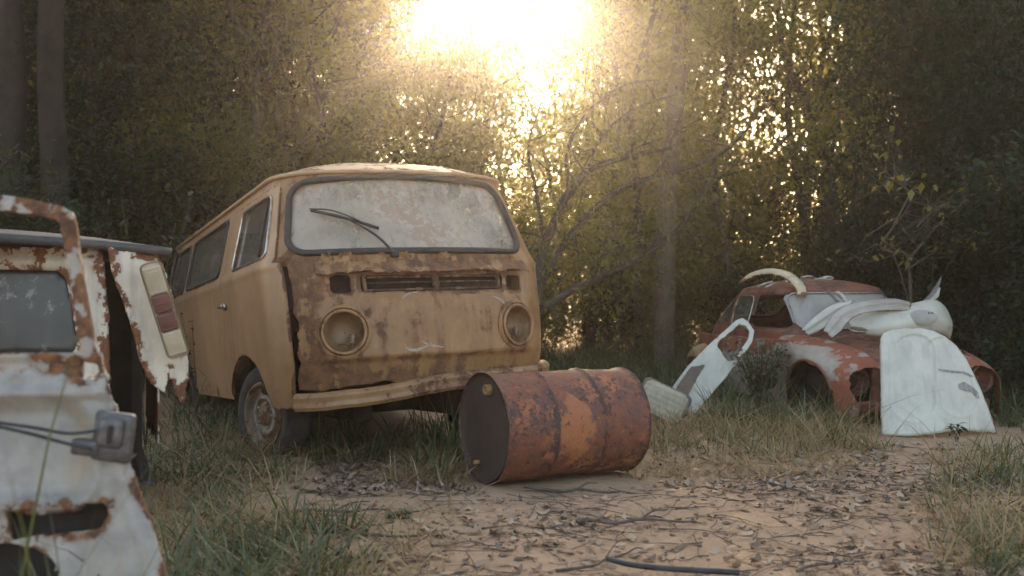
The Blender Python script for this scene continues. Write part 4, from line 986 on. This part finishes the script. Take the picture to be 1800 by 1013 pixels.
# fine twigs
mb = MB()
def twig(X, Y, L, r, az=None, wig=.12, lift=.02):
    az = rng.uniform(0, 6.28) if az is None else az; t = np.linspace(-.5, .5, 5); n_ = np.array([-math.sin(az), math.cos(az)])
    off = np.cumsum(rng.normal(0, wig * L, 5)); p = np.stack([X + np.cos(az) * L * t + n_[0] * off * .5, Y + np.sin(az) * L * t + n_[1] * off * .5], -1)
    z = gh(p[:, 0], p[:, 1]) + r + np.abs(rng.normal(0, lift * L, 5)); return np.column_stack([p, z])
for n, x0, x1, y0, y1 in ((70, 380, 860, 810, 1013), (80, 860, 1500, 830, 1013), (110, 1300, 1800, 780, 980), (50, 950, 1300, 860, 940)):
    X, Y = scatter_px(n, x0, x1, y0, y1)
    for x, y in zip(X, Y):
        if clear_drum(np.array([x]), np.array([y]))[0]:
            L = rng.uniform(.08, .42); r = rng.uniform(.0010, .0028); mb.add(*tube(spline(twig(x, y, L, r), 8), np.linspace(r, r * .4, 8), 4, False))
o = mb.build('twig_litter', M['twig'], None); tag(o, 'thin dry twigs strewn over the sand', 'twigs', kind='stuff')
# individual sticks
for (x0, y0), (x1, y1), r, lab in (((925, 855), (1095, 868), .011, 'dark forked stick lying just in front of the drum'), ((1010, 915), (1225, 917), .009, 'long straight stick on the sand below the drum'), ((985, 1003), (1140, 958), .006, 'thin twig pointing at the black rubber hose'),
        ((530, 860), (610, 878), .009, 'short dark stick on the sand in front of the van'), ((490, 905), (680, 902), .009, 'dark stick in the leaf litter left of the drum'), ((500, 940), (740, 950), .010, 'black weathered stick near the left foreground grass'),
        ((1340, 850), (1420, 872), .008, 'bent stick on the sand right of the drum'), ((1400, 1000), (1530, 962), .006, 'thin stick lying near the right foreground grass')):
    a, b = np.array(at_ground(x0, y0)), np.array(at_ground(x1, y1)); k = 7
    p = np.array([a + (b - a) * t for t in np.linspace(0, 1, k)]) + rng.normal(0, .012, (k, 3)) * [1, 1, 0]; p[:, 2] = gh(p[:, 0], p[:, 1]) + r + np.abs(rng.normal(0, .008, k))
    m2 = MB().add(*tube(spline(p, 24), np.linspace(r, r * .45, 24), 6)); q = p[3] + [(p[4] - p[2])[0] * .8, (p[4] - p[2])[1] * .8 + .09, .02]
    m2.add(*tube(spline([p[3], (p[3] + q) / 2 + [0, .02, .01], q], 8), np.linspace(r * .6, r * .3, 8), 5))
    tag(m2.build('stick', M['twig'], None), lab, 'stick')
h = spline([(*at_ground(1068, 990)[:2], .016), (*at_ground(1110, 999)[:2], .013), (*at_ground(1180, 1006)[:2], .012), (*at_ground(1300, 1013)[:2], .012)], 30)
tag(MB().add(*tube(h, .011, 8)).build('rubber_hose', M['cable'], None), 'black rubber hose lying on the sand at the bottom edge', 'hose')
# white leaf under the drum lid and green sprigs
def sprig(name, label, cat, x, y, n, hgt, leaf, mat, spread=.12):
    t = thing(name, label, cat, (x, y, 0)); m2 = MB(); LV = []; LF = []; k = 0
    for i in range(n):
        a = rng.uniform(0, 2 * np.pi); top = np.array([math.cos(a) * spread * rng.uniform(.3, 1), math.sin(a) * spread * rng.uniform(.3, 1), hgt * rng.uniform(.6, 1)])
        p = spline([(0, 0, -.02), top * [.4, .4, .55], top], 8); m2.add(*tube(p, np.linspace(.004, .0015, 8), 5))
        for q in p[3:]:
            for s in (1, -1):
                d = np.array([rng.normal(0, 1), rng.normal(0, 1), rng.normal(-.1, .4)]); d /= np.linalg.norm(d); w = np.cross(d, [0, 0, 1]); w /= np.linalg.norm(w) + 1e-9; l = leaf * rng.uniform(.7, 1.2)
                LV += [q, q + d * l * .45 + w * l * .24, q + d * l + [0, 0, -.15 * l], q + d * l * .45 - w * l * .24]; LF.append([k, k + 1, k + 2, k + 3]); k += 4
    m2.build('stem', M['twig'], t); quick('foliage', np.array(LV), np.array(LF), mat, t)
x, y, _ = at_ground(1668, 768); sprig('seedling', 'dark leafy seedling in front of the white bonnet', 'seedling', x, y - .1, 3, .13, .06, M['leaf_c'], .05)
x, y, _ = at_ground(700, 912); sprig('seedling', 'low green seedling left of the drum on the sand', 'seedling', x, y, 3, .05, .05, M['grass'], .08)
x, y, _ = at_ground(1335, 728); sprig('weed_bush', 'soft feathery green weed growing between the white door and the red wing', 'weed', x, y - .0, 80, .62, .06, M['grass'], .28)
x, y, _ = at_ground(345, 730); sprig('weed_bush', 'tall spindly weed between the white wreck and the tan van', 'weed', x, y, 14, .9, .05, M['leaf_c'], .22)
x, y, _ = at_ground(275, 720); sprig('weed_bush', 'tall thin weed rising behind the dark roof of the white wreck', 'weed', -2.35, 6.2, 9, 1.75, .07, M['leaf_c'], .35)

# ------------------------------------------------------------------ trees
rng = np.random.default_rng(25)
def leaves(C, per, spread, L, w, droop, r):
    """diamond leaves around clump centres C"""
    n = len(C) * per; P = np.repeat(C, per, 0) + r.normal(0, 1, (n, 3)) * spread * np.array([1, 1, .8])
    az = r.uniform(0, 2 * np.pi, n); el = r.normal(-droop, .45, n); d = np.stack([np.cos(az) * np.cos(el), np.sin(az) * np.cos(el), np.sin(el)], -1)
    s = np.cross(d, np.array([0, 0, 1.0])); s /= np.linalg.norm(s, axis=1, keepdims=True) + 1e-9; nn = np.cross(s, d); ro = r.normal(0, .7, n)[:, None]; s = s * np.cos(ro) + nn * np.sin(ro)
    l = (L * r.uniform(.6, 1.25, n))[:, None]; ww = l * w
    V = np.stack([P, P + d * l * .45 + s * ww, P + d * l + [0, 0, -.02], P + d * l * .45 - s * ww], 1)
    return V.reshape(-1, 3), np.arange(n * 4).reshape(-1, 4)
def tree_parts(seed, H, r0, lo, Rc, nl, per, L, w, droop, wig=.15, spread=.26, lean=(0, 0), twigs=5):
    r = np.random.default_rng(seed); k = 7; t = np.linspace(0, 1, k)
    base = np.stack([lean[0] * t * H + np.cumsum(r.normal(0, wig, k)) * t, lean[1] * t * H + np.cumsum(r.normal(0, wig, k)) * t, t * H * .92 - .1 * (t == 0)], -1)
    path = spline(base, 30); rad = r0 * (1 - .8 * np.linspace(0, 1, 30) ** 1.1); mb = MB().add(*tube(path, rad, 9)); C = []
    for i in range(nl):
        u = min(lo + (1 - lo) * r.uniform(0, 1) ** .85, .98); p0 = path[int(u * 29)]; a = r.uniform(0, 6.28); ln = Rc * r.uniform(.45, 1.1) * (.55 + .45 * math.sin(math.pi * min(1, u * .9 + .1)))
        up = r.uniform(.15, 1.3); d = np.array([math.cos(a), math.sin(a), up]) / math.hypot(1, up * .6); p1 = p0 + d * ln * .5 + r.normal(0, .18, 3); p2 = p0 + d * ln * [1, 1, .75] + r.normal(0, .25, 3)
        lp = spline([p0, p1, p2], 10); rl = r0 * .30 * (1 - .6 * u); mb.add(*tube(lp, np.linspace(rl, rl * .2, 10), 5, False))
        for j in range(twigs):
            q = lp[int(r.uniform(.3, 1) * 9)]; e = q + r.normal(0, 1, 3) * Rc * .28 + [0, 0, .05]; mb.add(*tube(spline([q, (q + e) / 2 + r.normal(0, .05, 3), e], 4), np.linspace(.006, .003, 4), 3, False)); C.append(e); C.append((q + e) / 2)
        C.append(p2)
    return mb, leaves(np.array(C), per, spread, L, w, droop, r)
def make_tree(name, label, cat, loc, mats, group=None, rot=0, sc=(1, 1, 1), **kw):
    t = thing(name, label, cat, loc, (0, 0, rot), group); t.scale = sc; mb, (v, f) = tree_parts(**kw); mb.build('trunk', mats[0], t); quick('crown', v, f, mats[1], t); return t
def dup(root, loc, rot, sc, label=None, group=None):
    c = root.copy(); COL.objects.link(c); c.location = loc; c.rotation_euler = (0, 0, rot); c.scale = sc
    if label: c['label'] = label
    if group: c['group'] = group
    for ch in root.children:
        k = ch.copy(); COL.objects.link(k); k.parent = c
    return c
KINDS = [dict(seed=1, spread=.19, H=7, r0=.10, lo=.12, Rc=1.9, nl=34, per=70, L=.10, w=.2, droop=.5, wig=.28), dict(seed=2, spread=.19, H=7, r0=.085, lo=.08, Rc=1.7, nl=36, per=75, L=.085, w=.26, droop=.2, wig=.28),
         dict(seed=3, spread=.19, H=7, r0=.12, lo=.20, Rc=2.1, nl=32, per=70, L=.11, w=.18, droop=.8, wig=.28), dict(seed=4, spread=.19, H=7, r0=.075, lo=.06, Rc=1.6, nl=36, per=65, L=.09, w=.22, droop=.4, wig=.28),
         dict(seed=5, H=7, r0=.085, lo=.22, Rc=1.8, nl=26, per=36, L=.095, w=.22, droop=.5, wig=.3, spread=.15), dict(seed=6, H=7, r0=.07, lo=.18, Rc=1.7, nl=26, per=36, L=.08, w=.28, droop=.2, wig=.34, spread=.15),
         dict(seed=7, H=7, r0=.095, lo=.30, Rc=2.1, nl=24, per=38, L=.11, w=.18, droop=.8, wig=.3, spread=.17), dict(seed=8, H=7, r0=.06, lo=.10, Rc=1.5, nl=26, per=30, L=.08, w=.22, droop=.4, wig=.34, spread=.15)]
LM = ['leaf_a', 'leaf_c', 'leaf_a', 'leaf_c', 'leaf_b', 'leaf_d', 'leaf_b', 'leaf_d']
protos = {}
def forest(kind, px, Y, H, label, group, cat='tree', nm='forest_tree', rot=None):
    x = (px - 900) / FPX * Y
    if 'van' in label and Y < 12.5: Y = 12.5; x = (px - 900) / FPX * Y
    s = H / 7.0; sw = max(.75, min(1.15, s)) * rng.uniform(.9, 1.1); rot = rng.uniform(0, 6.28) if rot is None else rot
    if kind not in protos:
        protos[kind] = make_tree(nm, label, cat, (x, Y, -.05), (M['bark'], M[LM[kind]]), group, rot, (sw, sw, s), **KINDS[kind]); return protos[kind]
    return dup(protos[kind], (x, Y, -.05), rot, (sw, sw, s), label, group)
def top_for(px, Y):
    """how tall a tree here stands: the wood is open round the low sun"""
    d = abs(px - 850)
    if d < 80: e = math.tan(R(14.0)) + .03 * rng.uniform(-1, 1)
    elif d < 150: e = math.tan(R(16.2)) + .025 * rng.uniform(-1, 1)
    elif d < 210: e = math.tan(R(17.5))
    else: e = math.tan(R(27))
    return CAM_H + e * Y * .98
GROUPS = [(-900, 330, 'dense dark tree in the thicket at the far left', 'trees in the left thicket'), (330, 660, 'leafy tree behind the tan van roof, left of the sun', 'trees behind the van'), (660, 1050, 'low tree in the sunlit gap under the sun', 'trees in the sunlit gap'), (1050, 1420, 'slender sunlit tree in the open wood behind the red car', 'trees behind the red car'), (1420, 2800, 'dense dark tree in the thicket at the far right', 'trees in the right thicket')]
def who(px, Y):
    for a, b, l, g_ in GROUPS:
        if a <= px < b: break
    return (l + ', front row', g_ + ', front row') if Y < 16.3 else (l + ', further back', g_ + ', further back')
i = 0
for Y0, n, x0, x1 in ((11.2, 9, -180, 2000), (14.5, 13, -260, 2060), (18.5, 19, -300, 2100), (23.5, 23, -340, 2140)):
    for k in range(n):
        px = x0 + (x1 - x0) * (k + rng.uniform(.2, .8)) / n; Y = Y0 + rng.uniform(-1.2, 1.2)
        if Y0 < 12 and 420 < px < 1480: continue
        if Y0 < 16 and 740 < px < 960: continue
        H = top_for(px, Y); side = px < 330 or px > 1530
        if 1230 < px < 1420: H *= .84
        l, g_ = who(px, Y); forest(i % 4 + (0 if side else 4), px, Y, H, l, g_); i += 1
for j_, (px, Y) in enumerate(((470, 14.5), (520, 13.2), (575, 15.5), (612, 13.6), (640, 17.5), (380, 14.0), (330, 16.0), (1100, 20.5), (1150, 17.5), (1035, 15.0), (1070, 18.5), (650, 21.0))):
    l, g_ = who(px, Y); forest((4, 5, 1, 4)[j_ % 4], px, Y, CAM_H + math.tan(R(25)) * Y, l, g_)
# undergrowth shrubs
SK = [dict(seed=11, H=2, r0=.03, lo=.03, Rc=.95, nl=28, per=55, L=.07, w=.26, droop=.2, wig=.05, spread=.17, twigs=4), dict(seed=12, H=2, r0=.03, lo=.03, Rc=1.0, nl=28, per=55, L=.06, w=.3, droop=.1, wig=.05, spread=.17, twigs=4)]
sproto = {}
SG = {0: ('dark undergrowth shrub at the foot of the left thicket', 'shrubs under the left thicket'), 1: ('dim undergrowth shrub behind the tan van', 'shrubs behind the van'), 2: ('undergrowth shrub at the foot of the wood between the van and the red car', 'shrubs between van and car'), 3: ('undergrowth shrub standing behind the red car', 'shrubs behind the red car'), 4: ('dark undergrowth shrub right of the red car', 'shrubs at the right edge')}
def near_van(x, y, r=1.75):
    a = np.array([-.6, 5.6]); b = np.array([-2.75, 10.0]); p = np.array([x, y]); t = np.clip((p - a).dot(b - a) / (b - a).dot(b - a), 0, 1); return np.linalg.norm(p - a - t * (b - a)) < r
def shrub(k, px, Y, H):
    x = (px - 900) / FPX * Y
    if near_van(x, Y): return
    s = H / 2.0; g_ = 0 if px < 330 else 1 if px < 900 else 2 if px < 1240 else 3 if px < 1640 else 4; rot = rng.uniform(0, 6.28); l, gr = SG[g_]
    if k not in sproto: sproto[k] = make_tree('undergrowth_shrub', l, 'shrub', (x, Y, -.03), (M['bark'], M[('leaf_c', 'leaf_b')[k]]), gr, rot, (s, s, s), **SK[k]); return
    dup(sproto[k], (x, Y, -.03), rot, (s * rng.uniform(.9, 1.2), s * rng.uniform(.9, 1.2), s), l, gr)
for Y0, n, H0 in ((10.2, 16, 1.5), (12.2, 18, 2.0), (15.5, 18, 2.6), (19.5, 18, 3.2)):
    for k in range(n):
        px = -150 + 2100 * (k + rng.uniform(.1, .9)) / n; Y = Y0 + rng.uniform(-.7, .7)
        if Y < 11 and (300 < px < 900 or 1200 < px < 1700): Y += 1.6
        if 1030 < px < 1300 and Y < 12.4: continue
        if 900 < px < 1010 and Y < 11.2: continue
        shrub(k % 2, px, Y, H0 * rng.uniform(.5, 1.2) * (1.1 if px < 600 or px > 1650 else .72))
for px, Y, H in ((1850, 9.0, 1.9), (1900, 8.2, 1.8), (1775, 10.4, 1.7), (150, 7.6, 1.5), (-20, 7.5, 1.6), (120, 9.4, 1.9), (60, 10.4, 2.2)): shrub(0, px, Y, H)

# trees one can tell apart
def solo(name, label, paths, mat, leafC=None, lm='leaf_b', per=40, L=.1, w=.2, spread=.25, cat='tree'):
    root = np.array(paths[0][0][0]); t = thing(name, label, cat, (root[0], root[1], 0)); mb = MB(); tips = []
    for ctrl, r0, r1 in paths:
        c = np.array(ctrl, float) - [root[0], root[1], 0]; p = spline(c, 40); ph = rng.uniform(0, 6); amp = np.array([1, .5, .6]) * .25 * r0
        p = p + np.stack([np.sin(np.linspace(0, 9, 40) + ph), np.cos(np.linspace(0, 7, 40) + ph), np.sin(np.linspace(0, 11, 40) + 2 * ph)], -1) * amp
        mb.add(*tube(p, np.linspace(r0, r1, 40), 12)); tips += [p[j] for j in range(12, 40, 3)]
        if r0 < .12:
            for j in range(10, 40, 3):
                e = p[j] + rng.normal(0, .28, 3); mb.add(*tube(spline([p[j], (p[j] + e) / 2 + rng.normal(0, .05, 3), e], 5), np.linspace(min(r1, .012), .003, 5), 4, False)); tips.append(e)
    mb.build('trunk', mat, t)
    if leafC is not None:
        C = np.array([c for c in tips if rng.random() < leafC]); v, f = leaves(C, per, spread, L, w, .4, rng); quick('crown', v, f, M[lm], t)
    return t
P = lambda Y, *pts: [at(x, y, Y) for x, y in pts]
g0 = lambda x, Y: ((x - 900) / FPX * Y, Y, -.1)
solo('tall_tree', 'tall pale bare trunk standing between the tan van and the red car', [([g0(1160, 12)] + P(12, (1163, 600), (1172, 450), (1183, 280), (1190, 120), (1196, -60), (1200, -220)),   .155, .08), (P(12, (1190, 60), (1220, -40), (1300, -120)), .05, .02), (P(12, (1192, 20), (1150, -60), (1110, -160)), .05, .02)], M['bark_pale'], .6, 'leaf_b', 60, spread=.35)
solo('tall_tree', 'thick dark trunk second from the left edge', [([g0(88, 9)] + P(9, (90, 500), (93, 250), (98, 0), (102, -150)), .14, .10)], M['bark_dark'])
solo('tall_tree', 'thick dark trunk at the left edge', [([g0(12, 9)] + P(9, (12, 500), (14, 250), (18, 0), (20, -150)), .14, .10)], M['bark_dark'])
solo('forked_tree', 'forked tree against the bright sky left of the sun', [([g0(462, 12.5)] + P(12.5, (460, 500), (452, 250), (447, 150)), .10, .075), (P(12.5, (448, 155), (432, 95), (412, 40), (395, -60)), .075, .045), (P(12.5, (447, 150), (458, 80), (470, 20), (480, -60)), .06, .035), (P(12.5, (450, 165), (475, 130), (492, 80), (500, 30)), .035, .015)], M['bark'], .35, 'leaf_a', 26)
solo('gnarled_tree', 'gnarled tree with long sweeping bare limbs beside the tan van', [([g0(930, 10.8)] + P(10.8, (934, 600), (945, 540), (958, 440), (985, 360), (1040, 290)), .085, .03), (P(10.8, (940, 552), (1000, 514), (1060, 488), (1110, 462), (1160, 428), (1205, 388), (1240, 330), (1262, 270)), .045, .014),
     (P(10.8, (950, 500), (990, 430), (1040, 372), (1090, 335), (1150, 312), (1220, 292), (1275, 262), (1320, 220)), .045, .014), (P(10.8, (985, 360), (1020, 310), (1070, 285), (1130, 270), (1180, 262)), .045, .02), (P(10.8, (1000, 345), (1000, 260), (1040, 190), (1100, 150), (1160, 140)), .026, .008), (P(10.8, (1010, 330), (1060, 240), (1120, 190), (1190, 165)), .024, .008), (P(10.8, (1020, 500), (1015, 440), (1008, 390)), .014, .006), (P(10.8, (1090, 470), (1088, 430), (1075, 395)), .012, .006), (P(10.8, (960, 440), (940, 330), (930, 260), (950, 180)), .026, .008)], M['bark'], .6, 'leaf_b', 30, L=.085, spread=.28)
solo('twin_tree', 'slim dark tree behind the red car, left of a pair', [([g0(1466, 13.5)] + P(13.5, (1466, 600), (1462, 450), (1456, 320), (1452, 270), (1425, 220), (1408, 160), (1385, 110), (1372, 40), (1365, -40)), .10, .03), (P(13.5, (1458, 340), (1430, 310), (1390, 270), (1350, 230)), .035, .012), (P(13.5, (1455, 300), (1470, 230), (1480, 150), (1500, 60)), .04, .015)], M['bark'], .35, 'leaf_b', 26)
solo('twin_tree', 'slim dark tree behind the red car, right of a pair', [([g0(1508, 14.2)] + P(14.2, (1506, 600), (1506, 430), (1508, 310), (1515, 200), (1500, 90), (1480, 20)), .10, .04), (P(14.2, (1507, 330), (1480, 300), (1450, 280)), .03, .012), (P(14.2, (1510, 290), (1540, 330), (1560, 400)), .03, .012)], M['bark'], .35, 'leaf_b', 26)
solo('bare_sapling', 'bare spindly sapling with a few yellow leaves behind the red car roof', [([g0(1600, 9.3)] + P(9.3, (1598, 470), (1570, 445), (1548, 432), (1570, 400), (1600, 340), (1612, 325)), .016, .007), (P(9.3, (1590, 465), (1620, 430), (1650, 395), (1690, 360), (1710, 350)), .013, .006), (P(9.3, (1600, 340), (1580, 322), (1555, 310)), .010, .004), (P(9.3, (1612, 400), (1640, 370), (1670, 355)), .010, .004), (P(9.3, (1600, 470), (1650, 440), (1700, 420)), .010, .004)], M['bark_pale'], .5, 'yellow_leaf', 3, .09, .3, .08)
solo('leaning_tree', 'slender leafy tree leaning across the bright sky below the sun', [([g0(720, 15.5)] + P(15.5, (722, 450), (735, 300), (765, 190), (800, 130), (850, 95), (905, 70)), .06, .02), (P(15.5, (765, 190), (820, 165), (880, 150), (930, 110)), .03, .01), (P(15.5, (740, 280), (790, 240), (850, 215), (900, 200)), .03, .01)], M['bark'], .75, 'leaf_d', 22, L=.09, spread=.22)
# far wood closing the view
C = np.stack([rng.uniform(-34, 34, 2600), rng.uniform(36, 44, 2600), np.zeros(2600)], -1)
pxs = 900 + FPX * C[:, 0] / C[:, 1]; emax = np.where(np.abs(pxs - 850) < 200, .13, np.where(np.abs(pxs - 850) < 560, .16, .30)); C[:, 2] = rng.uniform(0, 1, 2600) ** .8 * (CAM_H + emax * C[:, 1])
v, f = leaves(C, 22, .7, .24, .3, .3, rng); o = quick('far_wood', v, f, M['leaf_b']); tag(o, 'far wood behind the trees, seen as one mass of leaves', 'wood', kind='stuff')

# ------------------------------------------------------------------ haze volume, added to imitate lens glare round the sun
HZ = MB().add(*rbox((0, 19, 9.0), (110, 62, 20.2), 0)).build('haze', None or bpy.data.materials.new('lens_glare_haze'), None, smooth=False)
hm = HZ.data.materials[0]; hm.use_nodes = True; hm.node_tree.nodes.clear()
ho = hm.node_tree.nodes.new('ShaderNodeOutputMaterial'); hv_ = hm.node_tree.nodes.new('ShaderNodeVolumePrincipled')
hv_.inputs['Color'].default_value = (.96, .84, .75, 1); hv_.inputs['Density'].default_value = .0043; hv_.inputs['Anisotropy'].default_value = .90
hm.node_tree.links.new(hv_.outputs[0], ho.inputs['Volume'])
tag(HZ, 'warm haze volume added to imitate veiling lens glare round the sun', 'haze', kind='stuff')
